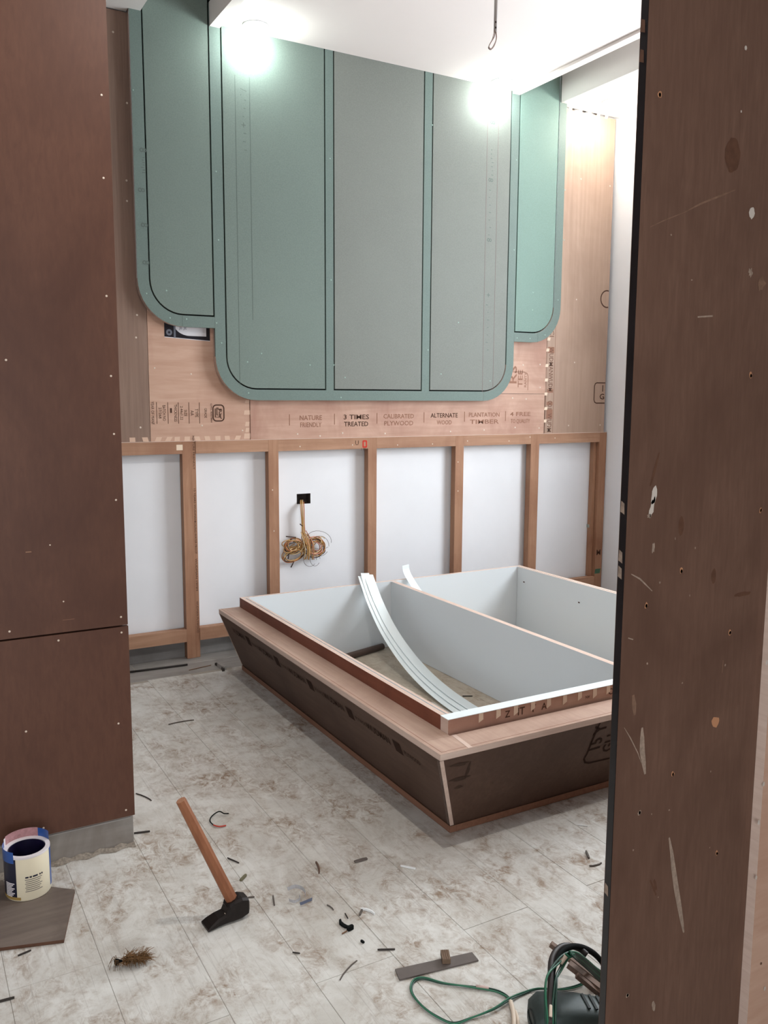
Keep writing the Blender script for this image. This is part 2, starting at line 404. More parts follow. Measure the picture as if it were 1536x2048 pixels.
# ceiling: upper slab, dropped centre with lipped edges, lower border along both sides
CL, CR, WLX, WRX, BD = 1.345, 3.110, 0.990, 3.447, 0.055
ceil = struct(box('ceiling', -1.80, XR+0.18, -1.40, YW+0.12, ZT, ZT+0.12, 'ceiling'))
box('dropped_panel', CL+0.05, CR-0.05, -1.28, YG-0.001, ZC, ZC+0.09, 'ceiling', ceil)
box('edge_trim', CL+0.002, CL+0.05, -1.28, YG-0.001, ZC-0.012, ZC+0.09, 'ceiling', ceil)
box('edge_trim', CR-0.05, CR-0.002, -1.28, YG-0.001, ZC-0.014, ZC+0.09, 'ceiling', ceil)
box('soffit', -1.70, WLX+BD-0.006, -1.28, YG-0.001, 2.925, ZT, 'soffit', ceil)
box('soffit', -1.70, WLX-0.004, YG-0.001, YP-0.001, 2.925, ZT, 'soffit', ceil)
box('soffit', WRX-BD+0.012, XR, -1.28, YG-0.001, 2.932, ZT, 'soffit', ceil)
box('soffit', WRX+0.004, XR, YG-0.001, YP-0.001, 2.932, ZT, 'soffit', ceil)

# ------------------------------------------------------------------ plywood sheets on the back wall
def sheet(label, x0, x1, z0, z1, y0, mat, loc=None):
    t = thing('plywood_sheet', label, 'plywood', ((x0+x1)/2, y0, z0))
    return box('board', x0, x1, y0, y0+0.012, z0, z1, mat, t)
ZR = 1.064
shA = sheet('narrow grey-brown plywood strip left of the green panel, beside the brown partition', -0.20, 1.036, ZR, 2.922, YP, 'ply_grey')
shB = sheet('pale pink plywood sheet with a square stamp, under the left wing of the green panel', 1.038, 1.526, ZR, 2.20, YP, 'ply_pink')
shC = sheet('long low plywood strip printed with slogans, right under the green panel', 1.528, 3.378, ZR, 1.296, YP-0.003, 'ply_strip')
shD = sheet('plywood sheet with faded guarantee stamp, showing under the right wing of the green panel', 1.528, 3.384, 1.298, 2.20, YP, 'ply_strip')
shE = sheet('tall tan plywood sheet right of the green panel, touching the white wall', 3.386, 3.862, ZR, 2.922, YP, 'ply_tan')
# nails
for t, pts, y in ((shA, [(213, 222), (1, 1)], YP),): pass
def nails(t, pix, Y, r=0.0045, mat='screw'):
    q = [wl(a, b, Y) for a, b in pix]; dots(t, [(p.x, p.z) for p in q], Y, r, mat)
nails(shA, [(226, 64), (254, 206), (253, 361), (254, 402), (274, 630), (272, 675), (281, 855)], YP)
nails(shB, [(309, 736), (382, 748), (404, 851), (485, 861)], YP, 0.004)
nails(shC, [(595, 868), (640, 872), (685, 866), (770, 867), (901, 863), (968, 860), (1030, 855), (1078, 856), (1025, 796), (1052, 798)], YP-0.003, 0.0045)
nails(shD, [(1046, 730), (1080, 729), (1080, 775)], YP)
nails(shE, [(1153, 599), (1149, 725), (1137, 851), (1095, 850), (1162, 358), (1220, 372), (1200, 850)], YP)
# masking-tape bits along the joints
for px in (265, 292, 315, 335, 354, 374, 396, 416, 436, 455, 474):
    p = wl(px, 879, YP); patch('tape', (p.x, 0, ZR+0.0105), 0.026, 0.020, YP, 'tape_soft', shB if px > 300 else shA, 0.0006, random.uniform(-0.008, 0.012))
for py in (803, 825, 848, 860, 872):
    p = wl(496, py, YP); patch('tape', (p.x-0.006, 0, p.z), random.uniform(0.018, 0.034), random.uniform(0.014, 0.028), YP, 'tape_soft', shB, 0.0006, 0.004)
for px, py in ((1097, 678), (1095, 700), (1093, 731), (1092, 760), (1091, 788), (1091, 817), (1089, 842)):
    p = wl(px, py, YP); patch('tape', (p.x, 0, p.z), 0.022, 0.018, YP-0.0005, 'tape', shE, 0.0006, 0.004)
for px in (1140, 1160, 1178, 1196, 1212):
    p = wl(px, 222+(px-1140)*0.18, YP); patch('tape', (p.x, 0, p.z+0.006), 0.022, 0.026, YP, 'tape', shE, 0.0006, 0.006)
# prints. rotated stamp on the pale sheet: letters read downwards
DN, LT, RG, UPZ = (0, 0, -1), (-1, 0, 0), (1, 0, 0), (0, 0, 1)
yb = YP-0.0008
for txt, px, sz, wd in (('YEAR OF MANF', 305, 0.020, 0.105), ('27/268', 320, 0.018, 0.050), ('BATCH NO', 328, 0.020, 0.072), ('THICKNESS', 351, 0.020, 0.080),
                        ('2.44x1.22', 363, 0.018, 0.065), ('SIZE', 371, 0.018, 0.030), ('AA', 384, 0.022, 0.024), ('TYPE', 393, 0.022, 0.040), ('GRADE', 411, 0.018, 0.046), ('CM/L 8007884', 422.5, 0.012, 0.090)):
    p = wl(px, 826, YP); text(txt, (p.x, yb, p.z), DN, RG, sz, 'ink', shB, width=wd)
for px in (313.5, 336, 357, 378, 399):
    p = wl(px, 826, YP); patch('print', (p.x, 0, p.z), 0.0022, 0.100, YP, 'ink', shB, 0.0007)
p = wl(342, 821, YP); patch('print', (p.x, 0, p.z), 0.009, 0.022, YP, 'ink', shB, 0.0007)
p = wl(437, 826, YP); w_, h_ = 0.054, 0.076
outline(rrect(w_, h_, 0.016), 0.006, (p.x, yb, p.z), RG, UPZ, 'ink', shB)
for pl in ([(-0.016, 0.022), (-0.016, -0.020), (0.004, -0.020), (0.004, 0.006), (0.016, 0.006)], [(-0.008, 0.026), (-0.008, -0.010), (-0.003, -0.010)],
           [(0.016, 0.018), (-0.002, 0.018), (-0.002, 0.026)], [(0.016, -0.004), (0.010, -0.004), (0.010, -0.024), (0.016, -0.026)], [(0.002, 0.013), (0.018, 0.013)]):
    outline(pl, 0.005, (p.x, yb, p.z), RG, UPZ, 'ink', shB, False)
# slogans on the long strip
yc = YP-0.003-0.0008
for l1, l2, px, m1, m2, wd in (('NATURE', 'FRIENDLY', 621, 'ink_soft', 'ink_soft', 0.125), ('3 TIMES', 'TREATED', 712, 'ink', 'ink', 0.150), ('CALIBRATED', 'PLYWOOD', 797, 'ink_soft', 'ink_soft', 0.190),
                        ('ALTERNATE', 'WOOD', 888, 'ink', 'ink_soft', 0.180), ('PLANTATION', 'TIMBER', 968, 'ink_soft', 'ink_soft', 0.215), ('4 FREE', 'TO QUALITY', 1040, 'ink_soft', 'ink_soft', 0.150)):
    yy = 836-(px-621)*0.018
    p = wl(px, yy, YP); text(l1, (p.x, yc, p.z), RG, UPZ, 0.034, m1, shC, width=wd, bold=0.012)
    p = wl(px, yy+14, YP); text(l2, (p.x, yc, p.z), RG, UPZ, 0.034, m2, shC, width=wd*(0.55 if l2 in ('WOOD',) else 0.95), bold=0.012)
for px in (579, 669, 754, 848, 929, 1011):
    p = wl(px, 839-(px-621)*0.018, YP-0.003); patch('print', (p.x, 0, p.z), 0.004, 0.056, YP-0.003, 'ink_soft', shC, 0.0007)
# guarantee stamp, lettering reads upwards
for txt, px, py, sz, wd in (('RS', 1027, 750, 0.075, 0.10), ('TEE', 1041, 757, 0.048, 0.10), ('RANTY', 1051, 760, 0.024, 0.085)):
    p = wl(px, py, YP); text(txt, (p.x, yb, p.z), UPZ, LT, sz, 'ink_soft', shD, width=wd, bold=0.008)
p = wl(1040, 770, YP); outline([(-0.07, 0.075), (0.03, 0.075), (0.05, 0.068), (0.058, 0.05), (0.058, -0.03)], 0.004, (p.x, yb, p.z), RG, UPZ, 'ink_soft', shD, False)
# brand column on the tan sheet, reads downwards
pa = wl(1097, 630, YP); pb = wl(1091, 866, YP)
for dx in (-0.030, 0.030): patch('print', ((3.420+dx), 0, (pa.z+ZR)/2), 0.0018, pa.z-ZR, YP, 'ink_soft', shE, 0.0007)
for txt, py, wd in (('ACI', 662, 0.07), ('WUDMAN', 722, 0.16), ('WUDM', 766, 0.10), ('WUDM', 855, 0.11), ('001', 811, 0.05)):
    p = wl(1100, py, YP); text(txt, (3.420, yb, max(p.z, ZR+0.062)), DN, RG, 0.044, 'ink_mid', shE, width=wd, bold=0.006)
for py, h in ((700, 0.035), (807, 0.02), (828, 0.055), (782, 0.02)):
    p = wl(1100, py, YP); patch('print', (3.420, 0, p.z), 0.046, h, YP, 'ink_soft', shE, 0.0007)
p = wl(1211, 598, YP)
outline([(0.050*math.cos(a), 0.050*math.sin(a)) for a in [PI*0.42+PI*1.16*i/14 for i in range(15)]], 0.008, (3.846, yb, p.z), RG, UPZ, 'ink', shE, False)
p = wl(1200, 786, YP)
outline([(0.055, 0.062), (-0.015, 0.062), (-0.028, 0.056), (-0.034, 0.042), (-0.034, -0.042), (-0.028, -0.056), (-0.015, -0.062), (0.055, -0.062)], 0.007, (3.805, yb, p.z), RG, UPZ, 'ink', shE, False)
text('1', (3.840, yb, p.z+0.026), RG, UPZ, 0.055, 'ink', shE, bold=0.02); text('G', (3.836, yb, p.z-0.024), RG, UPZ, 0.048, 'ink', shE, bold=0.02, width=0.038)
# dark sticker half hidden under the left wing
M['sticker'] = plain('sticker_dark', (24, 24, 32), 0.3, 0.4, var=0.4, vs=30)
M['sticker_w'] = plain('sticker_white', (206, 206, 210), 0.3, 0.4); M['sticker_g'] = plain('sticker_grey', (104, 108, 118), 0.3, 0.4)
a = wl(328, 640, YP); b_ = wl(420, 683, YP)
st = tag(meshobj('sticker', [(a.x, yb, b_.z+0.012), (b_.x, yb, b_.z), (b_.x, yb, a.z+0.02), (a.x, yb, a.z+0.02)], [(0, 1, 2, 3)], 'sticker'), 'dark photo sticker with a white patch, tucked under the left wing of the green panel', 'sticker')
bz = b_.z
meshobj('sticker_border', [(a.x, yb-0.0001, bz+0.012), (b_.x, yb-0.0001, bz), (b_.x, yb-0.0001, bz+0.003), (a.x, yb-0.0001, bz+0.015)], [(0, 1, 2, 3)], 'sticker_w', st)
q = [(b_.x-0.018, bz+0.022)]+[(b_.x-0.018-0.080+0.078*math.cos(t)*1.0-0.0, bz+0.085-0.063*math.sin(t)) for t in [PI/2+PI/2*i/8 for i in range(9)]]+[(b_.x-0.018, bz+0.085)]
meshobj('white_patch', [(x, yb-0.0002, z) for x, z in q], [tuple(range(len(q)))], 'sticker_w', st)
patch('stripe', (a.x+0.048, 0, bz+0.05), 0.009, 0.078, YP-0.0011, 'sticker_g', st, 0.0002)
outline([(0.010*math.cos(t), 0.010*math.sin(t)) for t in [2*PI*i/14 for i in range(14)]], 0.009, (a.x+0.022, yb-0.0003, bz+0.035), RG, UPZ, 'sticker_g', st, name='disc')
text('JE JE', (a.x+0.088, yb-0.0003, bz+0.058), RG, UPZ, 0.020, 'sticker_g', st, bold=0.01)

# ------------------------------------------------------------------ big green headboard panel
gp = thing('headboard_panel', 'large green board panel with rounded lower corners and side wings on the back wall', 'wall panel', (2.22, YG, 1.256))
GB, WB_, RAD = 1.256, 1.592, 0.205
GT = 0.0035   # half of the dark groove
ZTC, ZTW = ZC+0.088, ZT-0.002
YB = YG+0.013
def arc(cx, cz, r, a0, a1, n=10): return [(cx+r*math.cos(a0+(a1-a0)*i/n), cz+r*math.sin(a0+(a1-a0)*i/n)) for i in range(n+1)]
# pale backing with a dark face that shows in the grooves
back_c = [(CL+0.002, ZTC)]+arc(CL+RAD, GB+RAD, RAD-0.002, PI, 1.5*PI)+arc(CR-RAD, GB+RAD, RAD-0.002, 1.5*PI, 2*PI)+[(CR-0.002, ZTC)]
prism_xz('backing', back_c, YB+0.001, YP-0.0042, 'edge_ply', gp)
inn = 0.030
lin_c = [(CL+0.001, ZTC)]+arc(CL+RAD, GB+RAD, RAD-inn, PI, 1.5*PI)+arc(CR-RAD, GB+RAD, RAD-inn, 1.5*PI, 2*PI)+[(CR-0.001, ZTC)]
lin_c = [(CL+inn, ZTC)]+lin_c[1:-1]+[(CR-inn, ZTC)]
prism_xz('groove_liner', lin_c, YB-0.002, YB+0.0008, 'dark', gp)
for s in (-1, 1):
    if s < 0: ox, ix = WLX, CL
    else: ox, ix = WRX, CR
    c = (ox-s*RAD)
    aa = arc(c, WB_+RAD, RAD-0.002, PI, 1.5*PI) if s < 0 else arc(c, WB_+RAD, RAD-0.002, 0, -PI/2)
    prism_xz('backing', [(ox-s*0.002, ZTW)]+aa+[(ix, WB_+0.002), (ix, ZTW)], YB+0.001, YP-0.0012, 'edge_ply', gp)
    aa = arc(c, WB_+RAD, RAD-inn, PI, 1.5*PI) if s < 0 else arc(c, WB_+RAD, RAD-inn, 0, -PI/2)
    prism_xz('groove_liner', [(ox-s*inn, ZTW)]+aa+[(ix+s*0.0, WB_+inn), (ix-s*(-0.02), ZTW)] if False else [(ox-s*inn, ZTW)]+aa+[(ix-s*0.012, WB_+inn), (ix-s*0.012, ZTW)], YB-0.002, YB+0.0008, 'dark', gp)
    # wing border: upright, curved corner, foot
    ri = RAD-BD+GT
    o_ = ox; i_ = ox-s*(BD-GT)
    prism_xz('border_strip', [(o_, ZTW), (o_, WB_+RAD), (i_, WB_+RAD), (i_, ZTW)], YG, YB, 'mdf_border', gp, 'laminate_b')  # white side faces paint in the light caught by the outer edge
    aO = arc(c, WB_+RAD, RAD, PI, 1.5*PI) if s < 0 else arc(c, WB_+RAD, RAD, 0, -PI/2)
    aI = arc(c, WB_+RAD, ri, PI, 1.5*PI) if s < 0 else arc(c, WB_+RAD, ri, 0, -PI/2)
    prism_xz('border_corner', aO+aI[::-1], YG, YB, 'mdf_border', gp, 'edge_ply')
    prism_xz('border_strip', [(c, WB_), (ix+s*0.0006, WB_), (ix+s*0.0006, WB_+BD-GT), (c, WB_+BD-GT)], YG, YB, 'mdf_border', gp)
    rI = RAD-BD-GT
    aF = arc(c, WB_+RAD, rI, PI, 1.5*PI) if s < 0 else arc(c, WB_+RAD, rI, 0, -PI/2)
    prism_xz('infill_board', [(ox-s*(BD+GT), ZTW)]+aF+[(ix+s*2*GT, WB_+BD+GT), (ix+s*2*GT, ZTW)], YG, YB, 'mdf' if s < 0 else 'mdf_mint', gp)
# centre border
for s in (-1, 1):
    ox = CL if s < 0 else CR; c = ox-s*RAD; i_ = ox-s*(BD-GT)
    prism_xz('border_strip', [(ox, ZTC), (ox, GB+RAD), (i_, GB+RAD), (i_, ZTC)], YG, YB, 'mdf_border', gp)
    aO = arc(c, GB+RAD, RAD, PI, 1.5*PI) if s < 0 else arc(c, GB+RAD, RAD, 0, -PI/2)
    aI = arc(c, GB+RAD, RAD-BD+GT, PI, 1.5*PI) if s < 0 else arc(c, GB+RAD, RAD-BD+GT, 0, -PI/2)
    prism_xz('border_corner', aO+aI[::-1], YG, YB, 'mdf_border', gp, 'edge_ply')
prism_xz('border_strip', [(CL+RAD, GB), (CR-RAD-0.001, GB), (CR-RAD-0.001, GB+BD-GT), (CL+RAD, GB+BD-GT)], YG, YB, 'mdf_border', gp)
D1, D2 = (1.920, 1.969), (2.491, 2.544)
for d0, d1 in (D1, D2): box('divider_strip', d0+GT, d1-GT, YG, YB, GB+BD-GT, ZTC, 'mdf_border', gp)
rI = RAD-BD-GT; zb = GB+BD+GT
prism_xz('infill_board', [(CL+BD+GT, ZTC)]+arc(CL+RAD, GB+RAD, rI, PI, 1.5*PI)+[(D1[0]-GT, zb), (D1[0]-GT, ZTC)], YG, YB, 'mdf', gp)
box('infill_board', D1[1]+GT, D2[0]-GT, YG, YB, zb, ZTC, 'mdf_grey', gp)
prism_xz('infill_board', [(CR-BD-GT, ZTC)]+arc(CR-RAD, GB+RAD, rI, 0, -PI/2)+[(D2[1]+GT, zb), (D2[1]+GT, ZTC)], YG, YB, 'mdf_grey', gp)
# pencil and chalk marks, screw dents
yg = YG-0.0006
for px0, px1, y0, y1, m_ in ((473, 477, 150, 770, 'pencil'), (502, 503, 155, 640, 'pencil'), (978, 962, 240, 785, 'pencil_r'), (998, 985, 232, 780, 'pencil_r')):
    a = wl(px0, y0, YG); b_ = wl(px1, y1, YG); x = (a.x+b_.x)/2
    patch('pencil_line', (x, 0, (a.z+b_.z)/2), 0.0022, a.z-b_.z, YG, m_, gp, 0.0005)
for px, py, t_ in ((285, 300, '8'), (282, 380, '8'), (288, 450, '8'), (291, 525, '8'), (486, 185, '/ .'), (486, 250, '+'), (985, 245, '8'), (981, 360, '8'), (978, 480, '8'), (976, 590, '+')):
    p = wl(px, py, YG); text(t_, (p.x, yg, p.z), DN, RG, 0.045, 'pencil', gp, 'pencil_mark')
for px, y0, y1 in ((286, 315, 345), (489, 200, 300), (984, 300, 350), (979, 380, 470), (975, 610, 700)):
    for k in range(7):
        p = wl(px, y0+(y1-y0)*k/6, YG); patch('pencil_mark', (p.x+random.uniform(-0.006, 0.006), 0, p.z), random.uniform(0.006, 0.014), 0.003, YG, 'pencil', gp, 0.0005)
M['dent'] = plain('screw_dent', (146, 170, 160), 0.5, 0.3)
nails(gp, [(432, 343), (660, 317), (437, 480), (662, 560), (433, 646), (443, 686), (497, 786), (682, 795), (856, 700), (865, 250), (1033, 320), (1028, 500), (293, 587), (340, 636), (373, 638), (333, 581),
           (495, 724), (523, 707), (620, 730), (690, 755), (1034, 676), (1060, 677), (1090, 670), (1116, 600), (1066, 585), (1065, 620), (917, 645), (882, 748), (980, 762), (1128, 480), (1130, 380), (266, 180), (668, 730)], YG, 0.0035, 'dent')
for x, z0 in ((1.19, WB_), (3.283, WB_)):
    patch('joint_line', (x, 0, z0+0.026), 0.0014, 0.050, YG, 'pencil', gp, 0.0004)

# ------------------------------------------------------------------ timber frame under the sheets
fr = thing('timber_frame', 'brown timber stud frame standing against the white lower back wall', 'frame', (2.4, YS, 0))
studs = [(1.183, 1.227, 0.0), (1.619, 1.673, 0.0), (2.185, 2.237, 0.0), (2.745, 2.800, 0.0), (3.283, 3.346, 0.0), (3.826, 3.884, 0.0)]
ZF = 1.0615
for i, (a, b_, z0) in enumerate(studs):
    box('stud', a, b_, YS, YW-0.013, z0+0.001, ZF, 'timber', fr)
box('stud', 1.2285, 1.249, YS+0.003, YW-0.013, 0.001, ZF, 'timber', fr)
box('stud', 3.800, 3.823, YS+0.022, YW-0.002, 0.149, 1.000, 'timber', fr)
edges = [(0.10, 1.1825)]+[(studs[i][1]+(0.0225 if i == 0 else 0.0005), studs[i+1][0]-0.0005) for i in range(5)]
for a, b_ in edges:
    box('top_rail', a, b_, YS, YW-0.002, 1.003, ZF, 'timber_x', fr)
    box('bottom_rail', a, b_, YS, YW-0.014, 0.086, 0.148, 'timber_x', fr)
box('ledger_lip', 0.10, 3.884, YS-0.0005, YP+0.010, ZF+0.0002, ZF+0.0022, 'edge_ply_x', fr)
nails(fr, [(705, 890), (865, 888), (935, 882), (1018, 882), (1060, 874), (1110, 876), (545, 980), (548, 1062), (916, 924), (916, 982), (795, 890), (600, 893)], YS, 0.0035)
ys_ = YS-0.0007
p = wl(359, 895, YS); patch('tape', (p.x, 0, p.z), 0.030, 0.026, YS, 'tape', fr, 0.0006)
p = wl(714, 886, YS); text('U', (p.x, ys_, p.z), RG, UPZ, 0.034, 'ink', fr, width=0.020)
p = wl(729.5, 888, YS); outline(rrect(0.020, 0.032, 0.003), 0.008, (p.x, ys_, p.z), RG, UPZ, 'ink_red', fr)
p = wl(726, 897, YS); text('1 M', (p.x, ys_, p.z-0.004), RG, UPZ, 0.018, 'ink', fr)
for py, t_ in ((905, 'NATURE FRIENDLY'), (1010, '15 YEARS WUDMAN'), (1075, 'BOILING WATER PROOF'), (1150, 'WUDMAN 19MM'), (1235, 'WUDMAN PLYWOOD')):
    p = wl(389, py, YS+0.003); text(t_, (1.2388, YS+0.0022, p.z), DN, RG, 0.014, 'ink', fr, width=0.16)
p = wl(1198, 1105, YS); text('M', (3.853, ys_, p.z), RG, UPZ, 0.05, 'ink', fr, bold=0.01)
M['green_paint'] = plain('green_paint_smear', (62, 96, 74), 0.6, 0.3, var=0.3, vs=60)
p = wl(1196, 1142, YS); patch('paint_smear', (3.848, 0, p.z), 0.044, 0.030, YS, 'green_paint', fr, 0.0007, 0.006)
p = wl(1178, 1051, YW); cl = tag(box('plastic_clip', p.x-0.020, p.x+0.022, YW-0.02, YW-0.0005, p.z-0.010, p.z+0.010, plain('clip_grey', (150, 160, 152), 0.5)), 'small grey clip on the white wall in the rightmost bay of the timber frame', 'clip')

# ------------------------------------------------------------------ left brown partition
lp = thing('plywood_partition', 'tall brown plywood partition at the left edge with a grey tile plinth', 'partition', (-0.4, 2.37, 0))
LX = 0.5325
lpl = box('lower_board', -1.69, LX, 2.37, 2.388, 0.092, 0.645, 'brown', lp, {'right': 'edge_ply'})
lpu = box('upper_board', -1.69, LX-0.001, 2.37, 2.388, 0.650, 2.9235, 'brown', lp, {'right': 'edge_ply'})
box('core', -1.69, LX-0.012, 2.389, 2.98, 0.0, 2.9235, 'brown', lp)
box('plinth', -1.69, LX-0.004, 2.378, 2.3885, 0.001, 0.0905, 'skirt_l', lp)
box('plinth_cap', -1.69, LX-0.010, 2.3755, 2.3775, 0.082, 0.086, 'floor_bare', lp)
nails(lpu, [(203, 190), (207, 356), (213, 592), (19, 1263), (242, 1234), (12, 720), (232, 1000), (228, 868), (222, 752)], 2.37, 0.0028)
nails(lpl, [(117, 1281), (243, 1265), (52, 1463), (237, 1447), (252, 1620), (87, 1656)], 2.37, 0.0028)
nails(lpu, [(127, 1203), (100, 1090)], 2.37, 0.002)
p = wl(137, 1239, 2.37); patch('scratch', (p.x, 0, p.z), 0.030, 0.0015, 2.37, plain('scratch_tan', (122, 86, 68), 0.6), lpu, 0.0004)
p = wl(57, 1104, 2.37); patch('scratch', (p.x, 0, p.z), 0.014, 0.0022, 2.37, plain('scratch_pale', (150, 116, 92), 0.6), lpu, 0.0004)
dust = tag(meshobj('dust_pile', [v for v in []] or [(x, y, z) for (x, y, z) in
    [(-0.05+0.58*i/30, 2.377-0.012*j/3*(1.3+math.sin(i*1.7)*0.6), (0.012*(1-j/3)**1.5)*(0.7+0.4*math.sin(i*2.3+j))+0.0005) for i in range(31) for j in range(4)]],
    [(i*4+j, i*4+j+1, i*4+j+5, i*4+j+4) for i in range(30) for j in range(3)], plain('grey_brown_dust', (140, 131, 120), 0.9, 0.1, var=0.3, vs=160)), 'ridge of grey-brown dust along the plinth of the left partition', 'dust')
dust['kind'] = 'stuff'

# ------------------------------------------------------------------ right near panel
YN = 1.0
rp = thing('plywood_divider', 'scratched brown plywood panel with a black left edge, nearest the camera on the right', 'panel', (1.6, YN, 0))
rpb = box('board', 1.016, XR-0.002, YN, YN+0.0132, 0.001, 2.92, 'brown_r', rp)
rbe = box('black_edge', 1.0145, 1.0158, YN+0.0004, YN+0.0135, 0.001, 2.92, 'black_edge', rp)
rbt = box('batten', 1.374, 1.60, YN-0.020, YN-0.0005, 0.001, 2.92, 'ply_pink', rp, {'left': 'edge_ply'})
box('core', 1.06, XR-0.002, YN+0.017, YN+0.06, 0.001, 2.92, 'brown_r', rp)
M['scuff'] = plain('pale_scuff', (142, 124, 110), 0.7, 0.2, var=0.25, vs=120)
M['scuff2'] = plain('faint_scuff', (116, 90, 74), 0.7, 0.2, var=0.2, vs=90)
M['paintspot'] = plain('white_paint_spot', (188, 178, 168), 0.5, 0.3)
M['stain'] = plain('dark_stain', (87, 60, 46), 0.6, 0.2, var=0.15, vs=60)
M['chip'] = plain('raw_wood_chip', (172, 124, 92), 0.7, 0.2)
def blot(px, py, w, h, mat, name='paint_spot', n=16, jag=0.14, tilt=0.0, Y=YN):
    p = wl(px, py, Y); q = []
    for i in range(n):
        a = 2*PI*i/n; k = 1+random.uniform(-jag, jag); x, z = math.cos(a)*w/2*k, math.sin(a)*h/2*k
        q.append((p.x+x*math.cos(tilt)-z*math.sin(tilt), Y-0.0005, p.z+x*math.sin(tilt)+z*math.cos(tilt)))
    meshobj(name, q, [tuple(range(n))], mat, rpb if Y == YN else rbt)
def scr(pts, w0, mat, name='scratch', Y=YN):
    q = [wl(a, b, Y) for a, b in pts]; v = []; n = len(q)
    for i, p in enumerate(q):
        d = (q[min(i+1, n-1)]-q[max(i-1, 0)]).normalized(); nn = Vector((-d.z, 0, d.x)); w = w0*(0.12+0.88*math.sin(PI*min(1, (i+0.35)/(n-0.3))))
        v += [(p.x-nn.x*w/2, Y-0.0004, p.z-nn.z*w/2), (p.x+nn.x*w/2, Y-0.0004, p.z+nn.z*w/2)]
    meshobj(name, v, [(2*i, 2*i+1, 2*i+3, 2*i+2) for i in range(n-1)], mat, rpb)
blot(1503, 426, 0.014, 0.019, 'paintspot'); blot(1491, 96, 0.006, 0.007, 'paintspot'); blot(1482, 223, 0.003, 0.004, 'paintspot')
blot(1308, 991, 0.012, 0.030, 'paintspot', tilt=-0.15); blot(1304, 1014, 0.009, 0.030, 'paintspot', tilt=-0.25, jag=0.3); blot(1298, 1032, 0.010, 0.008, 'scuff', jag=0.4)
blot(1306, 1095, 0.006, 0.018, 'scuff', jag=0.3); blot(1501, 545, 0.010, 0.014, 'scuff', jag=0.4); blot(1522, 566, 0.020, 0.026, 'scuff2', jag=0.4)
blot(1431, 1443, 0.024, 0.020, 'chip', n=9, jag=0.22); blot(1307, 2012, 0.008, 0.022, 'scuff', tilt=0.25)
for px, py in ((1350, 1077), (1390, 1096), (1319, 1165), (1379, 1191), (1294, 1327), (1364, 1366), (1338, 1620), (1421, 1543), (1303, 1628), (1316, 1794), (1383, 560), (1342, 470), (1450, 1330), (1266, 1700), (1419, 1695)):
    blot(px, py, random.uniform(0.002, 0.0045), random.uniform(0.002, 0.005), 'scuff', jag=0.3)
blot(1465, 310, 0.036, 0.055, 'stain', n=26, jag=0.07); blot(1362, 1052, 0.012, 0.034, 'stain', n=20, jag=0.08); blot(1427, 1152, 0.012, 0.026, 'stain', n=20, jag=0.08); blot(1484, 1188, 0.046, 0.008, 'stain', n=20, jag=0.12); blot(1310, 1760+10, 0.007, 0.026, 'stain', tilt=0.3)
for px, py in ((1319, 189), (1501, 751), (1292, 1211), (1459, 1265), (1521, 1020), (1362, 1142), (1345, 1548), (1433, 1706)):
    blot(px, py, 0.008, 0.011, 'chip', 'screw_hole', n=8, jag=0.3); blot(px+0.6, py+0.6, 0.005, 0.007, 'screw_hole', 'screw_hole', n=8)
for px, py in ((1279, 1625), (1255, 1990)): blot(px, py, 0.008, 0.010, 'scuff', 'screw_hole', n=8, jag=0.3); blot(px, py, 0.005, 0.007, 'brown_r', 'screw_hole', n=8)
scr([(1284, 1455), (1284, 1475), (1284, 1500), (1287, 1525), (1290, 1548)], 0.012, 'scuff')
scr([(1338, 1675), (1343, 1705), (1347, 1740), (1352, 1775), (1358, 1810), (1364, 1845), (1367, 1865)], 0.012, 'scuff')
scr([(1300, 454), (1330, 440), (1368, 425)], 0.002, 'scuff2'); scr([(1368, 425), (1400, 408), (1440, 392), (1470, 380)], 0.0035, 'scuff2')
scr([(1248, 1455), (1260, 1475), (1275, 1505), (1282, 1525)], 0.002, 'scuff'); scr([(1262, 1148), (1280, 1158), (1304, 1182)], 0.003, 'scuff'); scr([(1395, 634), (1425, 632)], 0.004, 'scuff')
scr([(1266, 1390), (1268, 1410), (1269, 1430)], 0.010, 'scuff2'); scr([(1446, 1320), (1444, 1346)], 0.003, 'scuff2'); scr([(1256, 1276), (1266, 1279)], 0.003, 'scuff')
scr([(1300, 1760), (1312, 1790)], 0.006, 'stain'); scr([(1318, 905), (1308, 945), (1300, 972)], 0.006, 'stain')
for px, py in ((1527, 1568), (1517, 1645), (1512, 1755), (1529, 1977), (1533, 1325)): blot(px, py, 0.006, 0.010, 'paintspot', n=9, Y=YN-0.0205)
blot(1522, 1927, 0.005, 0.006, 'stain', n=8, Y=YN-0.0205)
for px, py in ((1283, 60), (1278, 120), (1254, 1030), (1250, 1128), (1249, 1160), (1222, 1795)):
    p = wl(px, py, YN); o = meshobj('paint_chip', [(1.0140, YN+0.004, p.z), (1.0140, YN+0.013, p.z+0.004), (1.0140, YN+0.012, p.z+0.022), (1.0140, YN+0.005, p.z+0.018)], [(0, 1, 2, 3)], 'stain' if py < 200 else 'scuff', rbe)

# ------------------------------------------------------------------ bed
bed = thing('bed_base', 'unfinished plywood bed base with slanted sides, white-lined open storage and a centre divider', 'bed', (2.18, 2.88, 0))
ZL, ZB = 0.300, 0.345
BX0, BX1, BY0, BY1 = 1.357, 3.005, 2.005, 3.752      # upstand box, outer
TX0, TX1, TY0, TY1 = 1.257, 3.105, 1.894, 3.757      # ledge outer edge
FX0, FX1, FY0, FY1 = 1.362, 3.000, 1.992, 3.740      # foot of the slanted skirt
tk = 0.018
def board3(name, a, b, c, d, nrm, mat, side='edge_ply', t=tk): return slab(name, [a, b, c, d], Vector(nrm)*t, mat, bed, side)
zf = 0.022
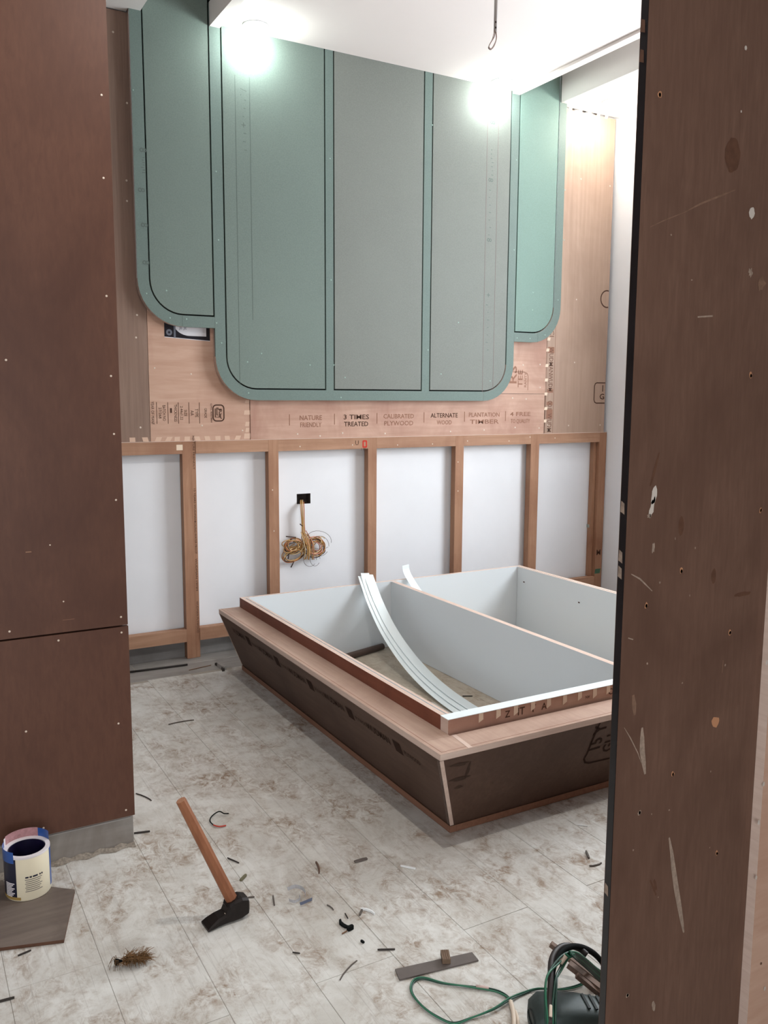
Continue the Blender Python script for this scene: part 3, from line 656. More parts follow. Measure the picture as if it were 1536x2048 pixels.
# slanted skirts (mitred at the corners), ply edges pale
bss = board3('slanted_side', (FX0, FY1, zf), (FX0, FY0, zf), (TX0, TY0, ZL-0.019), (TX0, TY1, ZL-0.019), (1, 0, 0.0), 'bed_slant')
board3('slanted_side', (FX1, FY0, zf), (FX1, FY1, zf), (TX1, TY1, ZL-0.019), (TX1, TY0, ZL-0.019), (-1, 0, 0.0), 'bed_slant')
bsf = board3('slanted_front', (FX0, FY0-0.0005, zf), (FX1, FY0-0.0005, zf), (TX1, TY0-0.0005, ZL-0.019), (TX0, TY0-0.0005, ZL-0.019), (0, 1, 0.0), 'bed_slant')
# pale mitre strip at the near corner
slab('corner_edge', [(FX0-0.002, FY0-0.0012, zf), (FX0+0.011, FY0-0.0012, zf), (TX0+0.011, TY0-0.0012, ZL-0.019), (TX0-0.002, TY0-0.0012, ZL-0.019)], (0, 0.0006, 0), 'edge_ply', bed)
# ledge boards
box('ledge_side', TX0, BX0-0.0005, BY0-0.010, TY1, ZL-0.018, ZL, 'bed_ledge', bed, {'left': 'edge_ply'})
box('ledge_side', BX1+0.0005, TX1, BY0-0.010, TY1, ZL-0.018, ZL, 'bed_ledge', bed)
box('ledge_front', TX0, TX1, TY0-0.0006, BY0-0.0105, ZL-0.018, ZL, 'bed_ledge', bed, {'front': 'edge_ply_x', 'left': 'edge_ply'})
slab('ledge_joint', [(1.352, TY0, ZL), (1.366, TY0, ZL), (1.376, BY0-0.011, ZL), (1.362, BY0-0.011, ZL)], (0, 0, 0.0005), 'edge_ply', bed)
box('pencil_line', TX0+0.012, TX0+0.0135, TY0+0.012, TY1, ZL, ZL+0.0003, 'ink_soft', bed); box('pencil_line', TX0+0.012, TX1, TY0+0.012, TY0+0.0135, ZL, ZL+0.0003, 'ink_soft', bed)
# plinth foot: flat ply runners on the floor
box('foot_runner', FX0-0.004, 1.3805, FY0-0.004, FY1, 0.001, 0.0215, 'bed_slant', bed, {'left': 'runner', 'front': 'runner'})
box('foot_runner', 2.987, FX1+0.004, FY0-0.004, FY1, 0.001, 0.0215, 'bed_slant', bed)
box('foot_runner', 1.381, 2.981, FY0-0.004, FY0+0.021, 0.001, 0.0215, 'bed_slant', bed, {'front': 'runner'})
box('foot_block', FX0+0.004, FX0+0.024, FY1+0.0005, FY1+0.018, 0.001, 0.060, 'edge_ply', bed)
# end cap that closes the slanted side at the far end
slab('end_cap', [(FX0, FY1+0.0005, zf), (TX0, TY1-0.012, ZL-0.019), (BX0, TY1-0.012, ZL-0.019), (BX0+0.03, FY1+0.0005, zf)], (0, 0.011, 0), 'bed_slant', bed, 'edge_ply')
# box: sides with red-brown outside, white laminate inside, pale edges on top
box('box_side', BX0, BX0+tk, BY0+0.040, BY1, 0.075, ZB, 'laminate', bed, {'left': 'bed_red', 'top': 'edge_ply'})
box('box_lining', 1.3815, 1.392, BY0+0.040, BY1-0.020, 0.001, ZB-0.0015, 'laminate', bed, {'top': 'edge_ply'})
box('box_lining', 2.974, 2.9865, BY0+0.040, BY1-0.020, 0.001, ZB-0.0015, 'laminate', bed, {'top': 'edge_ply'})
box('box_side', BX1-tk, BX1, BY0+0.040, BY1, 0.075, ZB, 'laminate', bed, {'top': 'edge_ply', 'right': 'bed_red'})
box('box_back', BX0+tk+0.0005, BX1-tk-0.0005, BY1-tk, BY1, 0.001, ZB-0.0005, 'laminate', bed, {'top': 'edge_ply_x'})
box('front_sill', 1.3925, 2.969, BY0+0.010, BY0+0.0395, 0.001, 0.0595, 'laminate', bed)
bbf = box('box_front', BX0, BX1, BY0, BY0+0.0395, 0.060, ZB-0.002, 'laminate', bed, {'front': 'ply_strip', 'left': 'edge_ply', 'top': 'laminate_b'})
box('front_lipping', BX0-0.001, BX1+0.001, BY0-0.001, BY0+0.0405, ZB-0.0015, ZB, 'laminate_b', bed)
box('divider', 2.163, 2.188, BY0+0.0415, BY1-tk-0.001, 0.001, ZB-0.003, 'laminate', bed, {'top': 'edge_ply'})
# tape bits and print on the upstand front
for px in (962, 997, 1032, 1066, 1098, 1130, 1160, 1190, 1217):
    p = wl(px, 1420-(px-962)*0.214, BY0); hgt = random.uniform(0.027, 0.034)
    slab('tape', [(p.x-0.0080, BY0-0.0012, ZB-0.002), (p.x+0.0080, BY0-0.0012, ZB-0.002), (p.x+0.0085, BY0-0.0012, ZB-0.002-hgt*0.72), (p.x-0.0080, BY0-0.0012, ZB-0.002-hgt)], (0, 0.0006, 0), 'tape', bbf)
yf = BY0-0.0008
for px, t_, s_, up in ((1015, 'Z', 0.03, 1), (1042, 'IT', 0.034, 1), (1066, 'T', 0.034, 1), (1088, 'A', 0.03, 1), (1175, 'AN', 0.013, -1), (1222, 'O', 0.03, 1)):
    p = wl(px, 1429-(px-1000)*0.214, BY0); text(t_, (p.x, yf, ZL+0.0215), (up, 0, 0), (0, 0, up), s_, 'ink', bbf, bold=0.01)
# screws in the white lining
dots(bed, [], 0, 0.004, 'screw_hole')
for px, py in ((1048, 1164), (1158, 1205)):
    d_ = _ray(px, py); t_ = 2.974/d_.x; P_ = Vector((2.974, d_.y*t_, CAMH+d_.z*t_))
    box('screw_head', 2.9728, 2.9738, P_.y-0.006, P_.y+0.006, P_.z-0.003, P_.z+0.003, 'ink', bed)
# stamp on the slanted front and repeated print on the slanted side
up_f = Vector((0, TY0-FY0, ZL-0.019-zf)).normalized()
def onfront(x, h): return Vector((x, FY0-0.0016, zf))+up_f*h
H_ = Vector((0, TY0-FY0, ZL-0.019-zf)).length
nf = Vector((0, -up_f.z, up_f.y))
def frontpx(px, py):
    d = _ray(px, py); o = Vector((0, 0, CAMH)); t = (Vector((FX0, FY0-0.0016, zf))-o).dot(nf)/d.dot(nf); return o+d*t
rd = (frontpx(1212, 1432)-frontpx(1186, 1510)).normalized(); lu = nf.cross(rd)
if lu.x > 0: lu = -lu
text('15 Y', frontpx(1196, 1477), rd, lu, 0.070, 'ink_dark', bsf, width=0.105, bold=0.015)
text('GU', frontpx(1220, 1485), rd, lu, 0.060, 'ink_dark', bsf, width=0.075, bold=0.015)
fx = []
for px, py in ((1200, 1446), (1186, 1478), (1174, 1508), (1168, 1518), (1170, 1525), (1178, 1526), (1200, 1521), (1245, 1510)):
    P_ = frontpx(px, py)-Vector((0, FY0-0.0016, zf)); fx.append((P_.x, P_.dot(up_f)))
v = []; f = []
for i, (x, h) in enumerate(fx):
    a = fx[max(i-1, 0)]; b_ = fx[min(i+1, len(fx)-1)]; d2 = Vector((b_[0]-a[0], b_[1]-a[1])).normalized()
    v += [onfront(x-d2.y*0.0035, h+d2.x*0.0035), onfront(x+d2.y*0.0035, h-d2.x*0.0035)]
    if i: f.append((2*i-2, 2*i-1, 2*i+1, 2*i))
meshobj('print', v, f, 'ink_dark', bsf)
blk = plain('dark_smear', (66, 50, 41), 0.7, 0.2, var=0.2, vs=50)
for x, h, w, hh in ((1.330, H_-0.030, 0.060, 0.012), (1.366, H_-0.060, 0.010, 0.060), (1.345, H_-0.088, 0.070, 0.012), (1.350, H_-0.120, 0.030, 0.010)):
    meshobj('smear', [onfront(x+w/2*math.cos(a)*(1+0.25*math.sin(3*a+h*99)), h+hh/2*math.sin(a)*(1+0.3*math.cos(2*a+x*77))) for a in [2*PI*k/18 for k in range(18)]], [tuple(range(18))], blk, bsf)
up_s = Vector((TX0-FX0, 0, ZL-0.019-zf)).normalized(); HS = Vector((TX0-FX0, 0, ZL-0.019-zf)).length
def onside(y, h): return Vector((FX0-0.0012, y, zf))+up_s*h
y = 3.62
while y > 2.36:
    h = HS*0.80-(3.62-y)*0.012
    text('WUDMAN', onside(y-0.07, h), (0, -1, 0), up_s, 0.040, 'ink_dark', bss, width=0.15, bold=0.01)
    q = [onside(y-0.17, h-0.022), onside(y-0.215, h-0.022), onside(y-0.215, h+0.022), onside(y-0.17, h+0.022)]
    meshobj('print', q, [(0, 1, 2, 3)], 'ink_dark', bss)
    text('PLYWOOD', onside(y-0.275, h-0.004), (0, -1, 0), up_s, 0.024, 'ink_dark', bss, width=0.09)
    y -= 0.315

# ------------------------------------------------------------------ white laminate strips
def strip(pts, w, label, group, side=Vector((1, 0, 0)), t=0.0009, mat='laminate_b'):
    P = smooth_path(pts, 6); v = []; f = []; n = len(P)
    for i, p in enumerate(P):
        d = (P[min(i+1, n-1)]-P[max(i-1, 0)]).normalized(); s = (side-d*side.dot(d)).normalized(); nn = d.cross(s)
        if nn.z < 0: nn = -nn
        v += [p-s*w/2, p+s*w/2, p+s*w/2+nn*t, p-s*w/2+nn*t]
        if i:
            a = 4*(i-1); b = 4*i
            f += [(a+j, a+(j+1) % 4, b+(j+1) % 4, b+j) for j in range(4)]
    f += [(3, 2, 1, 0), (4*n-4, 4*n-3, 4*n-2, 4*n-1)]
    return tag(meshobj('laminate_strip', v, f, mat), label, 'strip', group)
def bedpath(xt, xb, dz, ytop=3.722, ext=0.045, dy=0.0):
    prof = [(3.722, 0.352), (3.63, 0.262), (3.50, 0.170), (3.35, 0.100), (3.18, 0.048), (3.00, 0.018), (2.80, 0.006), (2.45, 0.003), (2.09+dy, 0.003)]
    pts = [(xt+0.004, 3.722+0.030, 0.352+ext)]
    for y, z in prof:
        k = (3.722-y)/(3.722-2.09); pts.append((xt+(xb-xt)*k, y, z+dz))
    return pts
g_ = 'white laminate strips curling inside the bed'
strip(bedpath(2.000, 1.880, 0.0010, ext=0.030), 0.044, 'white laminate strip curving down the bed, leftmost and lowest of the overlapping ones', g_)
strip(bedpath(2.016, 1.925, 0.0050, ext=0.044, dy=0.03), 0.046, 'white laminate strip in the bed whose tip stands highest of the overlapping ones', g_)
strip(bedpath(2.036, 1.965, 0.0090, ext=0.034, dy=0.06), 0.050, 'white laminate strip lying on top of the overlapping ones in the bed, rightmost', g_)
a_, b2 = wl(811, 1130, 3.745), wl(824, 1168, 3.715)
strip([a_, (2.262, 3.728, 0.362), (2.30, 3.62, 0.25), (2.36, 3.40, 0.11), (2.42, 3.10, 0.02), (2.47, 2.7, 0.003)], 0.040, 'short white strip end poking up behind the bed divider, right of the other strips', g_)

# ------------------------------------------------------------------ round rods
M['rod'] = wood('dark_rod', (78, 60, 52), (98, 78, 68), 'x', None, 0.45, 60, 0.05)
tag(tube('wooden_rod', [(1.55, 3.55, 0.0165), (1.934, 3.660, 0.0165), (2.100, 3.708, 0.0165)], 0.016, 'rod', n=12), 'dark round rod lying on the floor inside the bed box', 'rod')
a = fl(250, 1345, 0.005); b_ = fl(375, 1329, 0.005)
tag(tube('metal_rod', [a, b_], 0.0045, plain('thin_rod_dark', (52, 48, 46), 0.5)), 'long thin dark rod on the floor along the back wall, left of the bed', 'rod')

# ------------------------------------------------------------------ wires from the wall recess
wb = thing('wire_bundle', 'bundle of tan and orange wires hanging from a hole in the back wall', 'wires', (1.83, YW-0.03, 0.38))
wc = [plain('wire_tan', (186, 146, 96), 0.45), plain('wire_ochre', (166, 122, 62), 0.45), plain('wire_cream', (212, 184, 142), 0.45),
      plain('wire_orange', (176, 106, 66), 0.45), plain('wire_pink', (190, 128, 104), 0.45), plain('wire_dark', (60, 42, 36), 0.45)]
rnd = random.Random(3)
def wp(px, py, y): p = wl(px, py, y); return p
yk = YW-0.035
for i in range(11):                      # stem
    dx = (i % 4-1.5)*2.4; yy = yk-0.006*(i//4)
    tube('wire', smooth_path([wp(604+dx*0.8, 1000, YW+0.03), wp(604+dx*0.9, 1004, YW-0.012), wp(605+dx*0.9, 1020, yy), wp(606+dx*0.7, 1045, yy), wp(607+dx*0.9, 1070, yy), wp(606+dx*1.5, 1095, yy+0.006)], 5), 0.0024, wc[(0, 1, 2, 5, 1, 0, 2, 3, 0, 1, 2)[i]], wb, 5)
def loop(cx, cy, rx, ry, rot, k, y, r, mat, start=0.0, turns=1.0):
    pts = []
    for j in range(int(22*turns)+1):
        a_ = start+2*PI*j/22
        x = cx+rx*math.cos(a_)*math.cos(rot)-ry*math.sin(a_)*math.sin(rot); yy = cy+rx*math.cos(a_)*math.sin(rot)+ry*math.sin(a_)*math.cos(rot)
        pts.append(wp(x, yy, y+0.010*math.sin(a_+k)))
    tube('wire', pts, r, mat, wb, 5)
mixc = [wc[k] for k in (0, 1, 2, 0, 5, 0, 4, 1, 2, 5, 3, 0)]
for i in range(14):                      # left coil
    loop(586+rnd.uniform(-4, 5), 1092+rnd.uniform(-4, 4), rnd.uniform(11, 21), rnd.uniform(6, 14), -0.25+rnd.uniform(-0.3, 0.3), i, yk-0.003*(i % 4), 0.0024, mixc[(i*5) % 12], rnd.uniform(0, 6), rnd.uniform(0.8, 1.0))
for i in range(9):                       # lower left coil
    loop(588+rnd.uniform(-4, 4), 1111+rnd.uniform(-3, 3), rnd.uniform(15, 25), rnd.uniform(7, 14), -0.35+rnd.uniform(-0.2, 0.2), i, yk+0.006-0.003*(i % 3), 0.0024, mixc[(i*7+1) % 12], rnd.uniform(0, 6), rnd.uniform(0.75, 1.0))
rc = [wc[k] for k in (4, 0, 4, 2, 1, 4, 5, 4, 1)]
for i in range(17):                      # right coil
    loop(633+rnd.uniform(-5, 4), 1093+rnd.uniform(-4, 4), rnd.uniform(9, 24), rnd.uniform(8, 20), 0.3+rnd.uniform(-0.4, 0.4), i, yk-0.0025*(i % 5), 0.0024, rc[i % 9], rnd.uniform(0, 6), rnd.uniform(0.8, 1.0))
for i in range(10):                      # wrap around the knot
    tube('wire', smooth_path([wp(602+i*1.2, 1064+rnd.uniform(-4, 4), yk-0.012), wp(607+i*2+rnd.uniform(-2, 2), 1084, yk-0.022), wp(613+i*1.5+rnd.uniform(-3, 3), 1102, yk-0.022), wp(608+i*2.2+rnd.uniform(-4, 4), 1119, yk-0.010)], 5), 0.0024, mixc[(i*5+2) % 12], wb, 5)
for cx, cy, rx, ry, rot in ((638, 1080, 25, 18, 0.2), (640, 1092, 18, 20, 0.0), (620, 1118, 13, 15, 0.1), (630, 1117, 10, 15, 0.0)): loop(cx, cy, rx, ry, rot, 1, yk-0.008, 0.0010, wc[5], 0.6, 0.95)
for a, b_ in (((572, 1073), (592, 1075)), ((582, 1135), (588, 1123)), ((600, 1048), (605, 1052)), ((576, 1118), (578, 1108))): tube('tie_end', [wp(*a, yk-0.014), wp(*b_, yk-0.012)], 0.0030, wc[5], wb, 5)

# ------------------------------------------------------------------ pendant conduit on the ceiling
YC = 2.9
pc = thing('ceiling_conduit', 'thin white conduit with a loop of bare wire hanging from the ceiling', 'conduit', (2.133, YC, 2.6))
a = wl(991, 64, YC)
M['conduit'] = plain('conduit_grey', (176, 170, 166), 0.5)
tube('pipe', [(a.x, YC, ZC-0.0005), (a.x, YC, a.z)], 0.0075, 'conduit', pc, 12)
q = [wl(*t_, YC) for t_ in ((990, 58), (989, 72), (980, 88), (977, 96), (982, 99), (989, 90), (993, 76), (992, 60))]
tube('wire_loop', smooth_path(q, 5), 0.0018, plain('loop_wire', (120, 96, 88), 0.5), pc, 6)
q = [wl(*t_, YC-0.004) for t_ in ((989, 60), (985, 78), (978, 92), (983, 97), (992, 80), (991, 60))]
tube('wire_loop', smooth_path(q, 5), 0.0016, plain('loop_wire_b', (150, 128, 118), 0.5), pc, 6)
for py in (46, 57): p = wl(990.5, py, YC); box('screw_hole', p.x-0.006, p.x-0.001, YC-0.0088, YC-0.0070, p.z-0.003, p.z+0.003, 'screw_hole', pc)

# ------------------------------------------------------------------ downlights close to the wall
M['lens'] = emit('lamp_lens', (0.93, 1.0, 0.97), 14.0); M['lens_warm'] = emit('lamp_lens_warm', (1.0, 0.90, 0.76), 10.0)
def downlight(x, y, z, label, col, power, mat, spot=0.0):
    t = thing('downlight', label, 'lamp', (x, y, z), 'recessed ceiling downlights')
    lathe('ring', [(0.058, -0.0005), (0.058, -0.005), (0.050, -0.007), (0.048, -0.0005)], x, y, z, 'laminate', t, 32)
    lathe('lens', [(0.0005, -0.004), (0.047, -0.004), (0.040, -0.009), (0.020, -0.012), (0.0005, -0.0125)], x, y, z, mat, t, 32)
    l = bpy.data.lights.new('downlight_lamp', 'SPOT' if spot else 'POINT')
    if spot: l.spot_size = spot; l.spot_blend = 0.6
    l.energy = power; l.color = col; l.shadow_soft_size = 0.03
    o = bpy.data.objects.new('downlight_lamp', l); C.objects.link(o); o.parent = t; o.location = (0, 0, -0.065)
    return t
downlight(1.535, YG-0.085, ZC, 'glowing downlight over the left of the green panel, by the dropped ceiling edge', (0.90, 1.0, 0.96), 3.4, 'lens')
downlight(2.922, YG-0.085, ZC, 'glowing downlight over the right of the green panel centre, below the hanging conduit', (0.90, 1.0, 0.96), 3.4, 'lens')
downlight(3.640, YP-0.20, 2.932, 'warm downlight in the right ceiling border, over the tan plywood sheet', (1.0, 0.92, 0.80), 4.6, 'lens_warm')
downlight(3.60, 3.05, 2.932, 'added downlight in the right ceiling border, unseen behind the near brown panel', (0.92, 0.97, 1.0), 11, 'lens')  # extra lamp added out of view to brighten the right wall
downlight(0.92, 1.60, 2.925, 'downlight in the left ceiling border, out in front of the left partition', (1.0, 0.95, 0.90), 38, 'lens_warm', 2.75)

# ------------------------------------------------------------------ paint tin on a board
bd = [fl(150, 1785), fl(128, 1886), fl(-60, 1910), fl(-60, 1760)]
M['offcut'] = wood('laminate_offcut', (100, 88, 80), (126, 112, 102), 'x', (90, 78, 70), 0.45, 40, 0.08, 6)
ob = thing('laminate_offcut', 'grey-brown board offcut on the floor under the paint tin', 'board', (0.18, 2.15, 0))
slab('sheet', [Vector((p.x, p.y, 0.0005)) for p in bd], (0, 0, 0.008), 'offcut', ob, 'stain')
cx, cy = 0.232, 2.262; cz = 0.009; R_ = 0.0555; HC = 0.128
pt = thing('paint_tin', 'open cream paint tin with a navy and blue label, by the left partition', 'paint tin', (cx, cy, cz))
M['tin_cream'] = plain('tin_cream', (226, 216, 190), 0.4, 0.4); M['tin_navy'] = plain('tin_navy', (24, 26, 46), 0.3, 0.4); M['tin_blue'] = plain('tin_blue', (44, 82, 150), 0.3, 0.4)
M['tin_pink'] = plain('tin_pink', (172, 128, 130), 0.4, 0.3, var=0.2, vs=90); M['tin_white'] = plain('tin_white', (226, 220, 222), 0.35, 0.4); M['tin_in'] = plain('tin_inside', (22, 18, 44), 0.3, 0.5, var=0.3, vs=40)
lathe('body', [(0.0005, 0), (R_-0.002, 0), (R_, 0.003), (R_, HC-0.014), (R_-0.0012, HC-0.014), (R_-0.0012, 0.006), (0.0005, 0.006)], cx, cy, cz, 'tin_cream', pt)
lathe('rim', [(R_+0.0008, HC-0.0145), (R_+0.0008, HC-0.010), (R_-0.010, HC-0.0105), (R_-0.011, HC-0.018), (R_-0.0015, HC-0.018)], cx, cy, cz, 'tin_white', pt)
lathe('paint', [(0.0005, 0.070), (R_-0.0125, 0.070), (R_-0.0115, HC-0.012), (R_-0.0128, HC-0.012), (R_-0.016, 0.066), (0.0005, 0.066)], cx, cy, cz, 'tin_in', pt)
va = math.atan2(-cy, -cx)             # towards the viewer
def lab(name, a0, a1, z0, z1, mat, dr=0.0006): return lathe(name, [(R_+dr, z0), (R_+dr, z1), (R_+dr-0.0005, z1), (R_+dr-0.0005, z0)], cx, cy, cz, mat, pt, max(3, int(abs(a1-a0)*10)), va+a0, va+a1)
lab('label', -1.9, -0.52, 0.012, HC-0.016, 'tin_navy'); lab('label_band', -1.95, -0.60, HC-0.026, HC+0.004, 'tin_blue', 0.0016)
lab('label', 1.22, 2.1, 0.012, HC-0.016, 'tin_blue'); lab('label_foot', -1.9, -0.35, 0.004, 0.0115, plain('tin_gold', (150, 124, 70), 0.5))
lab('label_rim', 1.9, 2.6, HC-0.012, HC+0.012, 'tin_blue', 0.0016); lab('label_rim', 2.6, 4.2, HC-0.012, HC+0.013, 'tin_pink', 0.0016); lab('label_rim', 4.2, 4.33, HC-0.012, HC+0.010, 'tin_white', 0.0016)
lab('label_text', 2.02, 2.22, HC-0.002, HC+0.007, 'tin_white', 0.0022)
for k in range(9): lab('label_text', -1.12, -0.62-(k % 3)*0.07, 0.046-k*0.0042, 0.0484-k*0.0042, 'tin_white', 0.0012)
M['tin_print'] = plain('tin_print', (120, 114, 106), 0.5)
for k in range(7): lab('label_text', -0.14+(k % 2)*0.03, 0.62-(k % 3)*0.06, 0.056-k*0.0052, 0.0578-k*0.0052, 'tin_print', 0.0007)
for k, (a0, a1) in enumerate(((-0.12, 0.02), (0.06, 0.16), (0.2, 0.42), (0.5, 0.56), (0.60, 0.66))): lab('label_text', a0, a1, 0.0615, 0.0655, 'tin_navy', 0.0007)

# ------------------------------------------------------------------ hammer standing on its blade
hm = thing('hammer', 'carpenter adze hammer standing on its black head with the wooden handle up', 'hammer', (0.66, 1.93, 0))
M['iron'] = plain('black_iron', (34, 28, 26), 0.5, 0.4, metal=0.4, var=0.25, vs=60)
M['handle'] = wood('hammer_handle', (140, 84, 54), (170, 108, 72), 'z', (122, 70, 44), 0.45, 70, 0.05, 8)
e0 = fl(470, 1812, 0.030); d_ = _ray(362, 1601)
best = min((abs((Vector((0, 0, CAMH))+d_*t_-e0).length-0.315), t_) for t_ in [1.6+0.002*i for i in range(250)])[1]
tip = Vector((0, 0, CAMH))+d_*best
ax = (tip-e0).normalized()
hs = tube('handle', [e0-ax*0.012, e0+ax*0.10, e0+ax*0.22, tip], lambda s: 0.0155-0.0030*s, 'handle', hm, 8, False)
M['handle_end'] = plain('handle_end_grain', (176, 128, 100), 0.6, var=0.15, vs=300)
tube('end_grain', [tip+ax*0.0003, tip+ax*0.0014], 0.0118, 'handle_end', hs, 8, False)
bt = fl(410, 1856, 0.0); bdir = Vector((bt.x-e0.x, bt.y-e0.y, 0)); bl = bdir.length; bdir.normalize(); bs = Vector((-bdir.y, bdir.x, 0))
E0 = Vector((e0.x, e0.y, 0))
# loft of the head: (distance along blade, half width, low z, high z)
secs = [(-0.034, 0.011, 0.012, 0.040), (-0.029, 0.018, 0.006, 0.050), (-0.012, 0.021, 0.003, 0.056), (0.010, 0.021, 0.002, 0.054), (0.020, 0.020, 0.002, 0.046), (0.030, 0.0195, 0.0015, 0.026), (0.050, 0.021, 0.001, 0.022), (bl-0.010, 0.0235, 0.001, 0.013), (bl, 0.0235, 0.001, 0.006)]
v = []; f = []
for s, w, z0, z1 in secs:
    c_ = E0+bdir*s; c = min(0.005, (z1-z0)*0.3)
    for wx, z in ((-w+c, z0), (w-c, z0), (w, z0+c), (w, z1-c), (w-c, z1), (-w+c, z1), (-w, z1-c), (-w, z0+c)): v.append(c_+bs*wx+Vector((0, 0, z)))
for i in range(len(secs)-1):
    for j in range(8): f.append((i*8+j, i*8+(j+1) % 8, (i+1)*8+(j+1) % 8, (i+1)*8+j))
f += [tuple(range(7, -1, -1)), tuple((len(secs)-1)*8+j for j in range(8))]
hhd = meshobj('head', v, f, 'iron', hm)
tube('eye_collar', [e0+ax*0.010, e0+ax*0.024], 0.0215, 'iron', hm, 10, False)
p = fl(452, 1829, 0.022); tube('rivet', [p, p+Vector((0, 0, 0.004))], 0.004, 'screw', hhd, 8)

# ------------------------------------------------------------------ coir brush tuft
tf = thing('fibre_tuft', 'worn tuft of brown coir fibre with a black bound end on the floor', 'fibre tuft', fl(262, 1922))
c0 = fl(262, 1920, 0.010); ex_ = Vector((0.85, -0.25, 0)).normalized(); ey_ = Vector((0.25, 0.85, 0)).normalized()
v = []; f = []; rr = random.Random(11)
for i in range(430):
    s = rr.uniform(-0.25, 1.0); st_ = c0+ex_*(0.040*s-0.008)+ey_*rr.uniform(-0.008, 0.008); st_.z = rr.uniform(0.004, 0.020)
    a = rr.uniform(0, 2*PI); L = rr.uniform(0.010, 0.024)
    en = st_+Vector((math.cos(a)*L, math.sin(a)*L, rr.uniform(-0.008, 0.012)))+ex_*0.006; en.z = max(0.0012, en.z)
    tubev([st_, (st_+en)/2+Vector((0, 0, 0.003)), en], 0.0005, 3, v, f)
for i in range(14):
    st_ = c0-ex_*0.03; a = rr.uniform(1.5, 4.8); en = st_+Vector((math.cos(a)*0.02, math.sin(a)*0.02, 0.0)); en.z = 0.001
    mid = (st_+en)/2; mid.z = 0.02; tubev(smooth_path([st_, mid, en], 4), 0.00035, 3, v, f)
o = meshobj('fibres', v, f, plain('coir_fibre', (112, 84, 56), 0.8, 0.1, var=0.5, vs=90), tf); o['kind'] = 'stuff'
tube('bound_end', smooth_path([c0-ex_*0.036+Vector((0, 0, -0.002)), c0-ex_*0.026+ey_*0.001, c0-ex_*0.012, c0+Vector((0, 0, 0.001))], 4), lambda s: 0.0050+0.003*math.sin(s*9), 'dark', tf, 8)

# ------------------------------------------------------------------ flat strip with a block, debris
M['grey_lam'] = plain('grey_laminate', (98, 90, 86), 0.5, 0.3, var=0.08, vs=40)
fb = [fl(790, 1941), fl(799, 1962), fl(957, 1923), fl(944, 1907)]
tag(slab('laminate_batten', [Vector((p.x, p.y, 0.0006)) for p in fb], (0, 0, 0.0032), 'grey_lam'), 'flat grey laminate strip on the floor under a small wooden block', 'strip')
def chip(name, pa, pb, w, h, mat, label, cat, group=None, z=0.0006, bend=0.0):
    w *= 0.8; h *= 0.8
    a = fl(*pa); b = fl(*pb); d = (b-a).normalized(); s = Vector((-d.y, d.x, 0)); m_ = (a+b)/2+s*bend
    pts = [a, (a+m_)/2+s*bend*0.35, m_, (m_+b)/2+s*bend*0.35, b]; v = []; f = []
    for i, p in enumerate(pts):
        k = 1.0 if 0 < i < 4 else 0.75
        v += [p-s*w/2*k+Vector((0, 0, z)), p+s*w/2*k+Vector((0, 0, z)), p+s*w/2*k*0.9+Vector((0, 0, z+h)), p-s*w/2*k*0.9+Vector((0, 0, z+h))]
        if i:
            q_ = 4*(i-1); r_ = 4*i; f += [(q_+j, q_+(j+1) % 4, r_+(j+1) % 4, r_+j) for j in range(4)]
    f += [(3, 2, 1, 0), (16, 17, 18, 19)]
    return tag(meshobj(name, v, f, mat), label, cat, group)
pA = fl(889, 1909, 0.0045); pB = fl(893, 1928, 0.0045); d_ = (pB-pA).normalized(); s_ = Vector((-d_.y, d_.x, 0))*0.0095
blkm = wood('block_wood', (104, 82, 64), (128, 104, 84), 'y', None, 0.7, 120, 0.1)
wbk = thing('wooden_block', 'small grooved wooden block lying across the grey laminate strip', 'block', (pA+pB)/2)
slab('block', [pA-s_, pA+s_, pB+s_, pB-s_], (0, 0, 0.012), blkm, wbk)
for k in (-0.5, 0.0, 0.5): slab('groove', [pA+s_*(k-0.05)+Vector((0, 0, 0.0121)), pA+s_*(k+0.05)+Vector((0, 0, 0.0121)), pB+s_*(k+0.05)+Vector((0, 0, 0.0121)), pB+s_*(k-0.05)+Vector((0, 0, 0.0121))], (0, 0, 0.0003), 'stain', wbk)
DK = plain('scrap_dark', (52, 46, 42), 0.6); WH = plain('scrap_white', (226, 228, 228), 0.5); GN = plain('scrap_olive', (112, 108, 84), 0.6); TW = plain('twig_grey', (92, 84, 78), 0.7)
chip('nail', (455, 1717), (478, 1727), 0.0035, 0.0035, DK, 'dark nail on the floor right of the hammer handle', 'nail')
chip('wooden_peg', (481, 1763), (492, 1752), 0.009, 0.007, GN, 'stubby olive peg on the floor beside the hammer head', 'peg')
chip('wooden_sliver', (496, 1796), (509, 1795), 0.005, 0.003, TW, 'short grey sliver touching the back of the hammer head', 'sliver')
chip('wood_splinter', (546, 1793), (549, 1812), 0.005, 0.004, TW, 'upright-lying grey splinter right of the hammer head', 'splinter')
chip('wood_splinter', (632, 1726), (638, 1748), 0.006, 0.006, plain('splinter_brown', (98, 76, 64), 0.7), 'thin brown splinter left of the small grey rectangle', 'splinter', bend=0.003)
chip('laminate_scrap', (709, 1725), (734, 1718), 0.014, 0.004, 'grey_lam', 'small grey rectangular laminate scrap in the middle of the floor', 'scrap')
chip('laminate_sliver', (801, 1733), (831, 1739), 0.006, 0.005, WH, 'white sliver on the floor in front of the near bed corner', 'sliver')
chip('laminate_sliver', (722, 1820), (749, 1830), 0.007, 0.006, WH, 'bent white sliver above the black rubber scrap', 'sliver', bend=0.006)
chip('laminate_sliver', (719, 1832), (724, 1821), 0.007, 0.004, TW, 'grey stub forming a corner with the bent white sliver', 'sliver')
